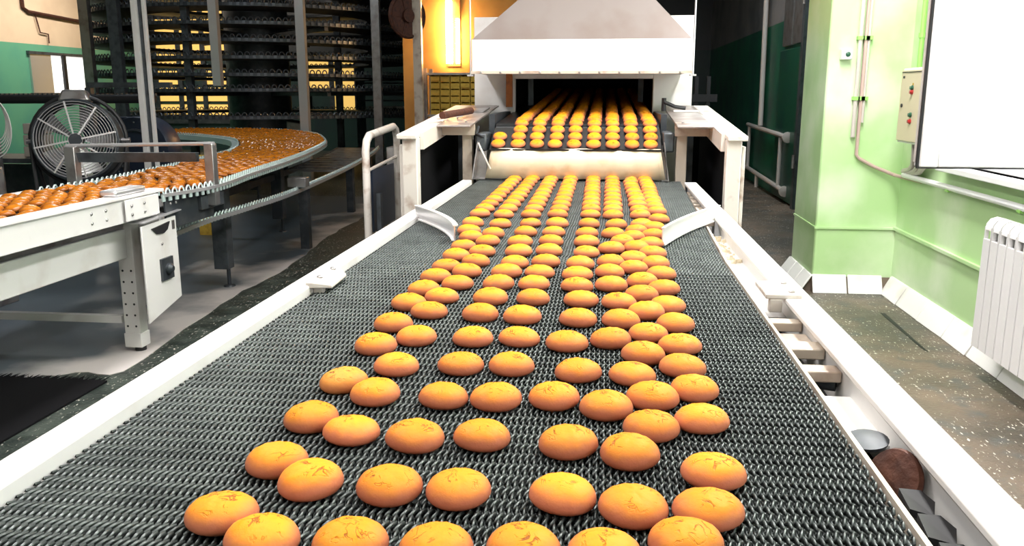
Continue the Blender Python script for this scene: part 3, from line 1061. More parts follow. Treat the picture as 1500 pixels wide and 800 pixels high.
CK = [cookie_mesh('cookie', 'cookie', s) for s in range(7)]
CKD = cookie_mesh('cookie', 'cookie_dark', 77, rough=1.6)
LANES = {
1:[(-0.446,0.888),(-0.437,1.039),(-0.442,1.195),(-0.445,1.368),(-0.446,1.584),(-0.45,1.744),(-0.458,1.929),(-0.453,2.075),(-0.452,2.225),(-0.448,2.367),(-0.45,2.537),(-0.455,2.705),(-0.457,2.882),(-0.488,3.03),(-0.502,3.214),(-0.511,3.462),(-0.512,3.622),(-0.513,3.782),(-0.513,3.941),(-0.514,4.101),(-0.515,4.261),(-0.515,4.42),(-0.516,4.58),(-0.517,4.74),(-0.517,4.899)],
2:[(-0.375,0.837),(-0.37,0.984),(-0.366,1.151),(-0.373,1.314),(-0.374,1.461),(-0.378,1.65),(-0.394,1.857),(-0.393,2.006),(-0.378,2.148),(-0.379,2.306),(-0.376,2.457),(-0.38,2.614),(-0.387,2.805),(-0.389,2.963),(-0.392,3.191),(-0.41,3.453),(-0.411,3.619),(-0.412,3.786),(-0.413,3.952),(-0.414,4.118),(-0.415,4.285),(-0.415,4.451),(-0.416,4.618),(-0.417,4.784),(-0.418,4.95)],
3:[(-0.274,0.84),(-0.265,0.981),(-0.267,1.14),(-0.257,1.31),(-0.257,1.481),(-0.26,1.653),(-0.274,1.846),(-0.271,2.005),(-0.271,2.159),(-0.267,2.309),(-0.258,2.448),(-0.264,2.627),(-0.277,2.803),(-0.278,3.006),(-0.279,3.221),(-0.298,3.465),(-0.299,3.627),(-0.3,3.789),(-0.301,3.951),(-0.302,4.113),(-0.304,4.274),(-0.305,4.436),(-0.306,4.598),(-0.307,4.76),(-0.308,4.922)],
4:[(-0.176,0.842),(-0.175,0.981),(-0.17,1.154),(-0.169,1.313),(-0.163,1.488),(-0.167,1.668),(-0.177,1.838),(-0.167,2.01),(-0.178,2.169),(-0.175,2.319),(-0.167,2.469),(-0.17,2.649),(-0.175,2.828),(-0.177,3.017),(-0.177,3.232),(-0.188,3.477),(-0.189,3.639),(-0.189,3.801),(-0.19,3.963),(-0.191,4.125),(-0.191,4.287),(-0.192,4.449),(-0.193,4.611),(-0.193,4.772),(-0.194,4.934)],
5:[(-0.08,0.851),(-0.043,0.98),(-0.043,1.141),(-0.074,1.326),(-0.039,1.465),(-0.068,1.644),(-0.051,1.828),(-0.049,2.005),(-0.065,2.157),(-0.068,2.303),(-0.065,2.449),(-0.051,2.638),(-0.055,2.827),(-0.057,3.015),(-0.054,3.228),(-0.053,3.492),(-0.054,3.654),(-0.056,3.815),(-0.057,3.977),(-0.058,4.139),(-0.059,4.301),(-0.06,4.463),(-0.061,4.625),(-0.063,4.787),(-0.064,4.949)],
6:[(0.009,0.848),(0.044,0.959),(0.044,1.117),(0.012,1.292),(0.057,1.457),(0.021,1.674),(0.043,1.826),(0.042,1.99),(0.024,2.175),(0.021,2.34),(0.025,2.49),(0.028,2.707),(0.066,2.854),(0.036,3.009),(0.05,3.222),(0.039,3.482),(0.04,3.646),(0.041,3.81),(0.042,3.975),(0.043,4.139),(0.043,4.303),(0.044,4.468),(0.045,4.632),(0.046,4.796),(0.047,4.961)],
7:[(0.1,0.881),(0.134,0.961),(0.079,1.215),(0.087,1.344),(0.082,1.58),(0.099,1.728),(0.103,1.905),(0.099,2.075),(0.107,2.234),(0.089,2.405),(0.094,2.562),(0.109,2.741),(0.104,2.943),(0.121,3.096),(0.147,3.249),(0.151,3.494),(0.152,3.658),(0.152,3.822),(0.153,3.987),(0.153,4.151),(0.15,4.313),(0.148,4.478),(0.147,4.644),(0.149,4.81),(0.152,4.975)],
8:[(0.152,1.065),(0.158,1.253),(0.16,1.391),(0.15,1.51),(0.157,1.647),(0.161,1.81),(0.156,1.976),(0.158,2.15),(0.163,2.333),(0.156,2.483),(0.156,2.649),(0.159,2.824),(0.177,2.995),(0.189,3.169),(0.219,3.384),(0.224,3.605),(0.224,3.753),(0.224,3.902),(0.225,4.05),(0.226,4.199),(0.23,4.349),(0.233,4.497),(0.235,4.644),(0.234,4.79),(0.231,4.938)],
}

ORD = ['first', 'second', 'third', 'fourth', 'fifth', 'sixth', 'seventh', 'eighth', 'ninth', 'tenth', 'eleventh', 'twelfth', 'thirteenth', 'fourteenth',
       'fifteenth', 'sixteenth', 'seventeenth', 'eighteenth', 'nineteenth', 'twentieth']
for lane, pts in LANES.items():
    for i, (x, y) in enumerate(pts):
        stained = (lane == 1 and i == 3)
        o = inst('cookie', CKD if stained else random.choice(CK), 'cookie', (x, y, BZ + .0012), None,
                 (random.uniform(-.04, .04), random.uniform(-.04, .04), random.uniform(0, 6.28)))
        s = random.uniform(.975, 1.005)
        o.scale = (s, s, s * random.uniform(.95, 1.06))
        past = sum(1 for q in pts if y <= q[1] < 3.3)
        behind = sum(1 for q in pts if 3.3 <= q[1] <= y)
        ln = ORD[8 - lane] + ' lane from the radiator side'
        if stained:
            tag(o, 'golden cookie with a dark brown burst crown, outermost lane away from the radiator', 'cookie', 'golden cookies on the mesh belt')
        elif y > 3.3:
            tag(o, 'golden cookie on mesh, %s upstream of the guide plates, %s' % (ORD[behind - 1], ln), 'cookie', 'golden cookies on the mesh belt')
        else:
            tag(o, 'golden cookie on mesh, %s downstream of the guide plates, %s' % (ORD[past - 1], ln), 'cookie', 'golden cookies on the mesh belt')
NMAIN = sum(len(v) for v in LANES.values())
# cookies on the discharge tray and on the oven band
zb = lambda y: 1.216 + .05 * (y - 5.33)
rows = [(5.01, 1.0965, .40), (5.098, 1.134, .40), (5.186, 1.1715, .40), (5.275, 1.2045, .32)]
y = 5.372
while y < 9.4:
    rows.append((y, zb(y) + .001, .05))
    y += .118
far_m = cookie_mesh('cookie', 'cookie', 5, 12, 5, rough=.5)
stuff = MB()
left = 300 - NMAIN
for ri, (y, z, tilt) in enumerate(rows):
    lanes = [-.512 + .111 * k for k in range(8)]
    if ri < 2:
        lanes = [-.628] + lanes
    if left >= len(lanes):
        left -= len(lanes)
        for k, x in enumerate(lanes):
            o = inst('cookie', random.choice(CK), 'cookie', (x + random.uniform(-.004, .004), y + random.uniform(-.005, .005), z), None, (tilt, 0, random.uniform(0, 6.28)))
            o.rotation_mode = 'ZYX'
            ln = ORD[len(lanes) - 1 - k] + ' lane from hand lever'
            if ri < 2 and k == 0:
                lb = 'golden cookie of the lone pair at the tray end, %s row above apron' % ORD[ri]
            elif ri < 2:
                lb = 'golden cookie on dark tray, %s row above apron, %s' % (ORD[ri], ln)
            else:
                lb = 'golden cookie on oven band, %s row behind tray, %s' % (ORD[ri - 2], ln)
            tag(o, lb, 'cookie', 'golden cookies on the oven band and tray')
    else:
        left = 0
        for x in lanes:
            T = Matrix.Translation((x + random.uniform(-.004, .004), y, z)) @ Matrix.Rotation(random.uniform(0, 6.28), 4, 'Z')
            stuff._add([T @ v.co for v in far_m.vertices], [tuple(p.vertices) for p in far_m.polygons])
so = stuff.build('cookie_rows', 'cookie')
tag(so, 'rows of cookies deep inside the dark oven mouth', 'cookies', kind='stuff')

# ------------------------------------------------------------------ right side of the room
rad = thing('radiator', (1.9, 3.8, 0.2), 'white sectional wall radiator under the window', 'radiator')
sec = MB()
sec.box(-.004, .018, -.037, .037, -.045, .50)                      # front fin
sec.box(.018, .085, -.006, .006, .03, .56)                      # web
sec.box(.07, .085, -.037, .037, .03, .55)
pr = [(.0, .545), (.004, .575), (.02, .598), (.05, .608), (.085, .6), (.085, .585), (.05, .592), (.024, .582), (.012, .565), (.010, .545)]
sec.prism([(x, -.037, z) for x, z in pr], (0, .074, 0))
sec.tube([(.05, -.041, .56), (.05, .041, .56)], .018, 10)
sec.tube([(.05, -.041, .05), (.05, .041, .05)], .018, 10)
sec.box(-.002, .016, -.037, -.030, .50, .56).box(-.002, .016, .030, .037, .50, .56)
secm = sec.mesh('section')
secm.materials.append(M['radiator'])
for i in range(13):
    inst('section', secm, 'radiator', (1.865, 4.30 - .084 * i, .20), rad)
MB().tube([(1.915, 4.32, .76), (1.915, 4.40, .76), (2.03, 4.42, .76)], .013, 8).build('valve_pipe', 'radiator', rad)
for y in (3.4, 4.1):
    MB().box(1.952, 2.048, y, y + .03, .60, .64).build('wall_bracket', 'radiator', rad)

cab = thing('control_cabinet', (1.95, 5.63, 1.08), 'beige and white electrical control cabinet with push buttons on the green wall', 'control cabinet')
MB().box(1.905, 2.05, 5.42, 5.85, 1.085, 1.553).build('cabinet_body', 'pvc', cab, bevel=.004)
dd = MB().box(1.893, 1.905, 5.425, 5.845, 1.10, 1.54).build('door', 'beige', cab, bevel=.003)
for y, z, m in ((5.62, 1.430, 'green_btn'), (5.62, 1.405, 'red'), (5.61, 1.265, 'green_btn'), (5.61, 1.225, 'red')):
    MB().lathe([(.016, 0), (.016, .008), (.011, .011), (.011, .018)], (1.893, y, z), (-1, 0, 0), 14).build('push_button', m, dd)
MB().box(1.891, 1.893, 5.61, 5.63, 1.445, 1.46).build('warning_label', 'yellow', dd)
MB().lathe([(.012, 0), (.012, .006)], (1.893, 5.79, 1.32), (-1, 0, 0), 12).build('lock', 'black', dd)
MB().box(1.890, 1.893, 5.44, 5.83, 1.525, 1.53).build('door_seam', 'black', dd)
MB().box(1.891, 1.893, 5.78, 5.81, 1.49, 1.505).build('badge', 'black', dd)
for i, y in enumerate((5.72, 5.62, 5.54)):
    MB().tube([(1.97, y, 1.09), (1.975, y, 1.0), (1.99, y + .05, .94), (2.01, y + .16, .90), (2.02, y + .3, .88)], .018, 8).build('cable', 'conduit', cab)

bx = thing('button_box', (1.61, 6.13, 1.6), 'small white push button box on the green pillar', 'switch')
MB().box(1.575, 1.645, 6.10, 6.16, 1.62, 1.69).build('housing', 'pvc', bx, bevel=.006)
MB().lathe([(.016, 0), (.016, .008), (.010, .012)], (1.615, 6.10, 1.655), (0, -1, 0), 14).build('push_button', 'green_btn', bx)
for i, (x, z0, m, r) in enumerate(((1.700, 1.10, 'conduit', .015), (1.735, .98, 'pipe_pink', .012), (1.755, 1.2, 'conduit', .010))):
    c = thing('conduit', (x, 6.14, z0), ['pale grey conduit running down the green pillar beside the button box',
              'pinkish conduit running down the pillar and across to the control cabinet',
              'thin grey conduit on the pillar, last of the three towards the wall'][i], 'conduit', 'conduits on the pillar')
    pts = [(x, 6.14, 4.6), (x, 6.14, z0)]
    if i == 1:
        pts += [(x + .02, 6.14, .955), (x + .12, 6.135, .90), (1.99, 6.12, .845), (2.03, 6.0, .835), (2.03, 5.7, .84)]
    MB().tube(pts, r, 8).build('tube', m, c)
    for z in (1.35, 1.75):
        MB().box(x - .022, x + .022, 6.122, 6.16, z, z + .025).build('clip', 'green_pipe', c)
wp = thing('wall_pipe', (2.02, 4.9, .84), 'white pipe running level along the green wall under the control cabinet', 'pipe')
MB().tube([(2.015, 6.0, .855), (2.015, 2.5, .855)], .018, 10).build('tube', 'pvc', wp)
for y in (5.2, 4.3, 3.4):
    MB().box(2.0, 2.05, y, y + .04, .83, .85).build('clip', 'green_pipe', wp)
gp = thing('riser_pipe', (2.03, 5.95, 1.5), 'green painted riser pipe on the wall above the control cabinet', 'pipe')
MB().tube([(2.03, 5.95, 4.6), (2.03, 5.95, 1.5)], .015, 8).build('tube', 'green_pipe', gp)
MB().cyl((2.03, 5.95, 1.75), (2.03, 5.95, 1.78), .021, 10).build('coupling', 'green_pipe', gp)

# heating register of pipes on the far right wall
hr = thing('pipe_register', (2.3, 12.7, .1), 'white painted pipe register with tall riser on the dark green wall', 'pipe')
MB().tube([(2.3, 13.4, 4.6), (2.3, 13.15, .92)], .036, 10).build('riser', 'conduit', hr)
MB().tube([(2.3, 14.3, .90), (2.3, 11.2, .845)], .032, 10).build('bar', 'conduit', hr)
MB().tube([(2.3, 14.3, .22), (2.3, 11.2, .16)], .032, 10).build('bar', 'conduit', hr)
MB().tube([(2.3, 14.1, .89), (2.3, 14.1, .22)], .026, 8).build('upright', 'conduit', hr)
MB().tube([(2.3, 11.6, .85), (2.3, 11.6, .165)], .026, 8).build('upright', 'conduit', hr)
for z in (.845, .16):
    MB().lathe([(.03, 0), (.07, .01), (.07, .05), (.03, .06)], (2.3, 11.2, z), (0, -1, 0), 12).build('end_flange', 'conduit', hr)
MB().tube([(2.3, 13.2, .19), (2.3, 13.2, 0)], .03, 8).build('foot', 'conduit', hr)
vs_ = thing('valve_stand', (1.3, 12.0, 0), 'black double-post valve stand in the dark behind the oven table', 'stand')
for x in (1.22, 1.38):
    MB().box(x - .025, x + .025, 11.97, 12.03, 0, 1.62).build('post', 'black', vs_)
MB().box(1.1, 1.5, 11.96, 12.04, 1.28, 1.38).build('cross_bar', 'black', vs_)

# ------------------------------------------------------------------ left line: white conveyor
wc = thing('white_frame_conveyor', (-2.75, 3.4, 0), 'white painted steel conveyor carrying glossy brown glazed cookies', 'conveyor')
GZ = .855
MB().box(-2.46, -2.40, 1.6, 4.32, .755, .875).build('upper_beam', 'white', wc, bevel=.004)
MB().box(-2.475, -2.385, 1.6, 4.38, .875, .892).build('top_flange', 'white', wc, bevel=.004)
MB().box(-3.16, -3.10, 1.6, 4.32, .755, .875).build('upper_beam', 'white', wc, bevel=.004)
MB().box(-2.60, -2.54, 1.6, 4.30, .53, .69).build('lower_beam', 'white', wc, bevel=.006)
MB().box(-3.12, -3.06, 1.6, 4.30, .53, .69).build('lower_beam', 'white', wc, bevel=.006)
MB().box(-3.10, -2.46, 1.6, 4.34, GZ - .02, GZ).build('belt', 'dark', wc)
MB().box(-2.385, -2.378, 3.98, 4.30, .765, .872).build('joint_plate', 'white', wc, bevel=.002)
bx_ = [(4.03, .84), (4.15, .84), (4.03, .795), (4.15, .795), (3.72, .84), (3.84, .84), (3.72, .795), (3.84, .795)]
for y, z in bx_:
    inst('bolt', BOLT, 'steel', (-2.377 if y > 4 else -2.40, y, z), wc, (0, R(90), 0))
for x, ly in ((-2.555, 4.26), (-3.09, 3.2)):
    lg = MB().box(x - .04, x + .05, ly - .04, ly + .04, .09, .76).build('leg', 'white', wc, bevel=.004)
    MB().box(x - .045, x + .055, ly - .045, ly + .045, .03, .11).build('shoe', 'white', lg, bevel=.004)
    MB().cyl((x + .02, ly, .0055 if ly > 4 else .0105), (x + .02, ly, .04), .03, 12).build('foot', 'black', lg)
    for k in range(6):
        for dx in (-.02, .028):
            inst('bolt_hole', HOLE, 'black', (x + dx, ly - .0395, .15 + k * .062), lg, (R(90), 0, 0))
    MB().box(x - .05, x + .05, 1.9, 1.98, .0105, .76).build('leg', 'white', wc, bevel=.004)
MB().box(-4.4, -2.62, 4.24, 4.28, .16, .20).build('foot_bar', 'white', wc)
MB().box(-2.55, -2.535, 2.0, 4.2, .70, .755).build('drip_pan', 'steel', wc)
# end plate with handle and sensor
ep = MB().hexa([(-2.386, 4.10, .20), (-2.376, 4.10, .20), (-2.376, 4.46, .27), (-2.386, 4.46, .27)],
               [(-2.386, 4.10, .72), (-2.376, 4.10, .72), (-2.376, 4.46, .73), (-2.386, 4.46, .73)])
ep.box(-2.52, -2.386, 4.302, 4.33, .25, .75)
ep = ep.build('end_plate', 'white', wc, bevel=.003)
MB().hexa([(-2.45, 4.10, .735), (-2.36, 4.10, .735), (-2.36, 4.50, .755), (-2.45, 4.50, .755)],
          [(-2.45, 4.10, .741), (-2.36, 4.10, .741), (-2.36, 4.50, .761), (-2.45, 4.50, .761)]).build('cover_strip', 'steel_bright', ep)
MB().prism([(-2.376, 4.19, .695), (-2.376, 4.38, .71), (-2.376, 4.35, .67), (-2.376, 4.31, .655), (-2.376, 4.24, .66)], (.008, 0, 0)).build('handle', 'black', ep)
MB().box(-2.376, -2.362, 4.25, 4.37, .40, .52).lathe([(.03, 0), (.03, .015), (.015, .03)], (-2.362, 4.31, .46), (1, 0, 0), 14).build('bearing', 'dark', ep)
MB().box(-2.376, -2.374, 4.41, 4.44, .66, .71).build('rating_label', 'steel', ep)
inst('bolt', BOLT, 'steel', (-2.376, 4.29, .60), ep, (0, R(90), 0))
tag(MB().box(-2.49, -2.40, 3.94, 4.22, .893, .925).build('foil_packet', 'steel_bright', bevel=.01), 'crumpled silver foil strip on the white conveyor beam', 'foil')

# ------------------------------------------------------------------ curved conveyor
OUT = [(-2.40, 4.36), (-2.33, 4.85), (-2.44, 5.64), (-2.56, 6.58), (-2.73, 7.6), (-3.02, 8.94), (-3.3, 9.8), (-3.83, 11.0), (-4.5, 11.9), (-5.3, 12.3), (-6.3, 12.3)]
INN = [(-3.08, 4.36), (-3.06, 4.85), (-3.13, 5.64), (-3.24, 6.43), (-3.36, 7.15), (-3.52, 7.84), (-3.88, 8.75), (-4.3, 9.55), (-4.88, 10.2), (-5.5, 10.7), (-6.3, 11.0)]


def spline(P, n):
    P = [Vector((p[0], p[1], 0)) for p in P]
    P = [P[0] * 2 - P[1]] + P + [P[-1] * 2 - P[-2]]
    out = []
    m = len(P) - 3
    for j in range(n + 1):
        t = j / n * m
        i = min(int(t), m - 1)
        u = t - i
        a, b, c, d = P[i:i + 4]
        out.append(.5 * ((2 * b) + (c - a) * u + (2 * a - 5 * b + 4 * c - d) * u * u + (3 * b - a - 3 * c + d) * u ** 3))
    return out


NS = 200
so_, si_ = spline(OUT, NS), spline(INN, NS)
cv = thing('curved_belt_conveyor', (-3.1, 7.4, 0), 'curved conveyor with chain edged belt sweeping round below the tower', 'conveyor')
b = MB()
vs, fs = [], []
for j in range(NS + 1):
    for p, z in ((so_[j], GZ), (si_[j], GZ), (si_[j], GZ - .02), (so_[j], GZ - .02)):
        vs.append((p.x, p.y, z))
for j in range(NS):
    for k in range(4):
        k2 = (k + 1) % 4
        fs.append((j * 4 + k, (j + 1) * 4 + k, (j + 1) * 4 + k2, j * 4 + k2))
b._add(vs, fs)
b.build('belt', 'dark', cv)


def strip(curve, off, w, z0, z1):
    mb = MB()
    vs, fs = [], []
    n = len(curve)
    for j, p in enumerate(curve):
        t = (curve[min(j + 1, n - 1)] - curve[max(j - 1, 0)]).normalized()
        nr = Vector((t.y, -t.x, 0))
        for o_, z in ((off, z0), (off + w, z0), (off + w, z1), (off, z1)):
            q = p + nr * o_
            vs.append((q.x, q.y, z))
    for j in range(n - 1):
        for k in range(4):
            k2 = (k + 1) % 4
            fs.append((j * 4 + k, j * 4 + k2, (j + 1) * 4 + k2, (j + 1) * 4 + k))
    mb._add(vs, fs + [(0, 3, 2, 1), tuple((n - 1) * 4 + k for k in range(4))])
    return mb


def chain_edge(curve, step, off, z, lo, up=.032):
    """upright loops and hanging teeth of a side-flexing chain"""
    mb = MB()
    acc = 0
    last = None
    for j in range(1, len(curve)):
        a, c = curve[j - 1], curve[j]
        L_ = (c - a).length
        t = (c - a).normalized()
        nr = Vector((t.y, -t.x, 0))
        acc0 = acc
        acc += L_
        k = math.ceil(acc0 / step)
        while k * step < acc:
            p = a + t * (k * step - acc0) + nr * off
            pts = [p + t * (step * .36 * math.cos(q)) + Vector((0, 0, z + up * math.sin(q))) for q in (math.pi * i / 5 for i in range(6))]
            mb.tube(pts, step * .10, 4)
            if lo:
                e = p + nr * .012
                mb.beam(e + Vector((0, 0, z - lo)), e + Vector((0, 0, z)), step * .42, .008, up=nr)
            k += 1
    return mb


strip(so_, .004, .02, GZ - .012, GZ + .006).build('outer_rim', 'steel_bright', cv)
strip(si_, -.075, .06, GZ - .05, GZ + .012).build('inner_rim', 'chain', cv)
tag(chain_edge(so_, .056, .006, GZ, .035).build('chain_edge', 'chain', cv), kind='stuff')
tag(chain_edge(si_, .056, -.01, GZ, 0, .036).build('chain_edge', 'chain', cv), kind='stuff')
# dark end bracket, legs, gantry frame across the belt
MB().box(-2.40, -2.385, 4.38, 4.95, .66, .835).build('bracket_plate', 'dark', cv, bevel=.003)
for y in (4.43, 4.49):
    inst('bolt', BOLT, 'steel', (-2.385, y, .80), cv, (0, R(90), 0))
MB().box(-2.43, -2.36, 4.75, 5.05, .72, .80).build('bracket_arm', 'grey_steel', cv, bevel=.004)
for x, y, m in ((-2.76, 5.83, 'grey_steel'), (-3.3, 8.3, 'dark'), (-4.6, 10.8, 'dark'), (-3.3, 5.6, 'dark')):
    lg = MB().box(x - .055, x + .055, y - .05, y + .05, .14, GZ - .03).build('leg', m, cv, bevel=.004)
    MB().cyl((x + .03, y, 0), (x + .03, y, .15), .014, 10).lathe([(.045, 0), (.04, .015), (.012, .02)], (x + .03, y, 0.001), (0, 0, 1), 12).build('levelling_foot', 'dark', lg)
gy = 4.86
gt = thing('gantry_frame', (-2.75, gy, .7), 'grey steel goalpost frame standing astride the belt end', 'frame')
MB().box(-2.365, -2.31, gy - .03, gy + .03, .74, 1.105).build('post', 'steel', gt, bevel=.004)
MB().box(-3.25, -3.185, gy - .03, gy + .03, .70, 1.08).build('post', 'steel', gt, bevel=.004)
MB().cyl((-3.25, gy, 1.085), (-2.31, gy, 1.105), .012, 10).build('top_rod', 'steel_bright', gt)
MB().hexa([(-3.19, gy + .01, .985), (-2.43, gy + .01, .995), (-2.43, gy + .04, .995), (-3.19, gy + .04, .985)],
          [(-3.19, gy - .01, 1.045), (-2.43, gy - .01, 1.05), (-2.43, gy + .04, 1.05), (-3.19, gy + .04, 1.045)]).build('angle_bar', 'grey_steel', gt)

# lower return line with slats
LOW = [(-2.50, 4.55), (-2.56, 5.2), (-2.55, 5.8), (-2.57, 6.8), (-2.78, 8.84), (-3.0, 10.4), (-3.2, 11.6), (-3.4, 12.6)]
sl = spline(LOW, 160)
lw = thing('slat_conveyor', (-2.9, 8, 0), 'dark lower slat conveyor with toothed silver rim running below the curved belt', 'conveyor')
strip(sl, 0, .02, .575, .60).build('outer_rim', 'steel_bright', lw)
tag(chain_edge(sl, .05, .0, .60, .03, .022).build('chain_edge', 'chain', lw), kind='stuff')
strip(sl, -.62, .03, .54, .60).build('inner_rim', 'dark', lw)
for j in range(92, 158, 5):
    p = sl[j]
    MB().box(p.x - .62, p.x, p.y - .07, p.y + .05, .572, .592).build('slat', 'steel', lw)
for x, y in ((-2.7, 7.4), (-3.0, 9.8), (-3.5, 12.4), (-3.1, 5.2)):
    MB().box(x - .04, x + .04, y - .04, y + .04, 0, .56).build('leg', 'dark', lw)
MB().box(-2.66, -2.5, 6.9, 7.0, .62, .70).build('motor_bracket', 'steel', lw, bevel=.004)

# glazed cookies, packed on both belts
GK = [cookie_mesh('glazed_cookie', 'glazed', 100 + s, 18, 7, rad=.043, h=.03, rough=1.2) for s in range(4)]
gm = cookie_mesh('glazed_cookie', 'glazed', 300, 9, 3, rad=.043, h=.03, rough=.4)
spots = []
y = 2.75
k = 0
while y < 4.34:
    x = -3.05 + (.045 if k % 2 else 0)
    while x < -2.49:
        spots.append((x, y, 0))
        x += .091
    y += .081
    k += 1
j = 0.0
s_at = 0.0
last = 0.0
row = 0
acc = [0.0]
for i in range(NS):
    acc.append(acc[-1] + ((so_[i + 1] + si_[i + 1]) / 2 - (so_[i] + si_[i]) / 2).length)
s_at = .05
while s_at < acc[-1] - .1:
    i = max(q for q in range(NS + 1) if acc[q] <= s_at)
    u = (s_at - acc[i]) / max(acc[min(i + 1, NS)] - acc[i], 1e-6)
    a = so_[i].lerp(so_[min(i + 1, NS)], u)
    c = si_[i].lerp(si_[min(i + 1, NS)], u)
    wd_ = (c - a).length
    n = int((wd_ - .08) / .0905)
    for q in range(n + 1):
        t = (.06 + q * .0905 + (.045 if row % 2 else 0)) / wd_
        if t < 1 - .04 / wd_:
            p = a.lerp(c, t)
            spots.append((p.x, p.y, 1))
    s_at += .083
    row += 1
spots = [s for s in spots if random.random() > .03]
spots.sort(key=lambda s: s[1] - 0.0 * s[0])
stuff = MB()
for n, (x, y, kind) in enumerate(spots):
    x += random.uniform(-.01, .01)
    y += random.uniform(-.01, .01)
    dz = random.uniform(0, .012)
    rot = (random.uniform(-.22, .22), random.uniform(-.22, .22), random.uniform(0, 6.28))
    if n < 300:
        o = inst('glazed_cookie', random.choice(GK), 'glazed', (x, y, GZ + .003 + dz * .6), None, rot)
        if kind:
            side = min(((so_[q].x - x) ** 2 + (so_[q].y - y) ** 2) ** .5 for q in range(0, NS, 2))
            side2 = min(((si_[q].x - x) ** 2 + (si_[q].y - y) ** 2) ** .5 for q in range(0, NS, 2))
            wh = 'touching the outer chain edge' if side < .11 else ('touching the inner chain edge' if side2 < .11 else 'amid the crowd')
            lb = 'glossy glazed cookie %s of the curved belt, %s the goalpost frame' % (wh, 'before' if y < 4.86 else 'beyond')
        else:
            wh = 'along the bolted beam' if x > -2.58 else ('along the fan-side beam' if x < -2.96 else 'in mid belt')
            lb = 'glossy glazed cookie on white framed conveyor, %s%s' % (wh, ', beside the foil strip' if y > 3.9 and x > -2.7 else '')
        tag(o, lb, 'cookie', 'glazed cookies on the ' + ('curved belt' if kind else 'white conveyor'))
    else:
        T = Matrix.Translation((x, y, GZ + .002 + dz)) @ Matrix.Rotation(rot[0], 4, 'X') @ Matrix.Rotation(rot[1], 4, 'Y')
        stuff._add([T @ v.co for v in gm.vertices], [tuple(p.vertices) for p in gm.polygons])
tag(stuff.build('glazed_cookie_crowd', 'glazed'), 'far crowd of glossy brown glazed cookies on the curved belt', 'cookies', kind='stuff')

# ------------------------------------------------------------------ spiral cooling tower
TC = Vector((-6.2, 15.0, 0))
tw = thing('spiral_cooling_tower', TC, 'tall dark spiral cooling tower of stacked ring shaped belt tiers', 'tower')
ringc = [Vector((2.75 * math.cos(a), 2.75 * math.sin(a), 0)) for a in (-2 * math.pi * i / 180 for i in range(181))]
ringc = ringc[::-1]
tier = MB()
n = 96
vs, fs = [], []
for i in range(n):
    a = 2 * math.pi * i / n
    for r, z in ((2.75, 0), (1.95, 0), (1.95, -.05), (2.75, -.05)):
        vs.append((r * math.cos(a), r * math.sin(a), z))
for i in range(n):
    i2 = (i + 1) % n
    for k in range(4):
        k2 = (k + 1) % 4
        fs.append((i * 4 + k, i2 * 4 + k, i2 * 4 + k2, i * 4 + k2))
tier._add(vs, fs)
tm = tier.mesh('belt_tier')
tm.materials.append(M['dark'])
cm = chain_edge(ringc, .10, .0, .0, .045, .05).mesh('chain_edge')
cm.materials.append(M['grey_steel'])
for z in (1.06, 1.46, 1.69, 1.94, 2.19, 2.43, 2.68, 2.92, 3.17):
    t = inst('belt_tier', tm, 'dark', (TC.x, TC.y, z), tw, (random.uniform(-.006, .006), random.uniform(-.006, .006), random.uniform(0, 1)))
    c = inst('chain_edge', cm, 'grey_steel', (TC.x, TC.y, z), t)
    c.location = (0, 0, 0)
    tag(c, kind='stuff')
for x, y, w, z0, m in ((-7.93, 12.66, .15, 0, 'steel'), (-7.15, 12.13, .16, 0, 'grey_steel'), (-4.50, 12.55, .13, 0, 'steel_bright'),
                       (-3.62, 13.50, .13, 0, 'steel'), (-5.55, 11.95, .12, 1.5, 'steel_bright'), (-3.25, 15.0, .13, 0, 'steel'), (-6.4, 17.9, .15, 0, 'dark'), (-6.2, 12.4, .1, 0, 'grey_steel'),
                       (-5.2, 16.5, .12, 0, 'grey_steel')):
    MB().box(x - w / 2, x + w / 2, y - .05, y + .05, z0, 4.6 if z0 < 1.45 and m != 'grey_steel' or z0 else 3.3).build('post', m, tw)
MB().cyl((TC.x, TC.y, 0), (TC.x, TC.y, 3.2), .55, 20).build('centre_drum', 'dark', tw)
for a in range(0, 360, 45):
    for z in (1.38, 2.36):
        d = Vector((math.cos(R(a)), math.sin(R(a)), 0))
        MB().beam(TC + d * .5 + Vector((0, 0, z)), TC + d * 2.7 + Vector((0, 0, z)), .06, .06).build('support_arm', 'dark', tw)
# paired bright stanchion in front of the tower
st = thing('ceiling_stanchion', (-4.25, 7.6, 0), 'bright twin steel stanchion rising to the ceiling beside the fan', 'post')
MB().box(-4.30, -4.245, 7.57, 7.63, 0, 4.6).build('post', 'white', st, bevel=.004)
MB().box(-4.205, -4.175, 7.59, 7.63, 0, 4.6).build('post', 'white', st, bevel=.004)
MB().box(-4.245, -4.205, 7.60, 7.62, 0, 4.6).build('web', 'grey_steel', st)

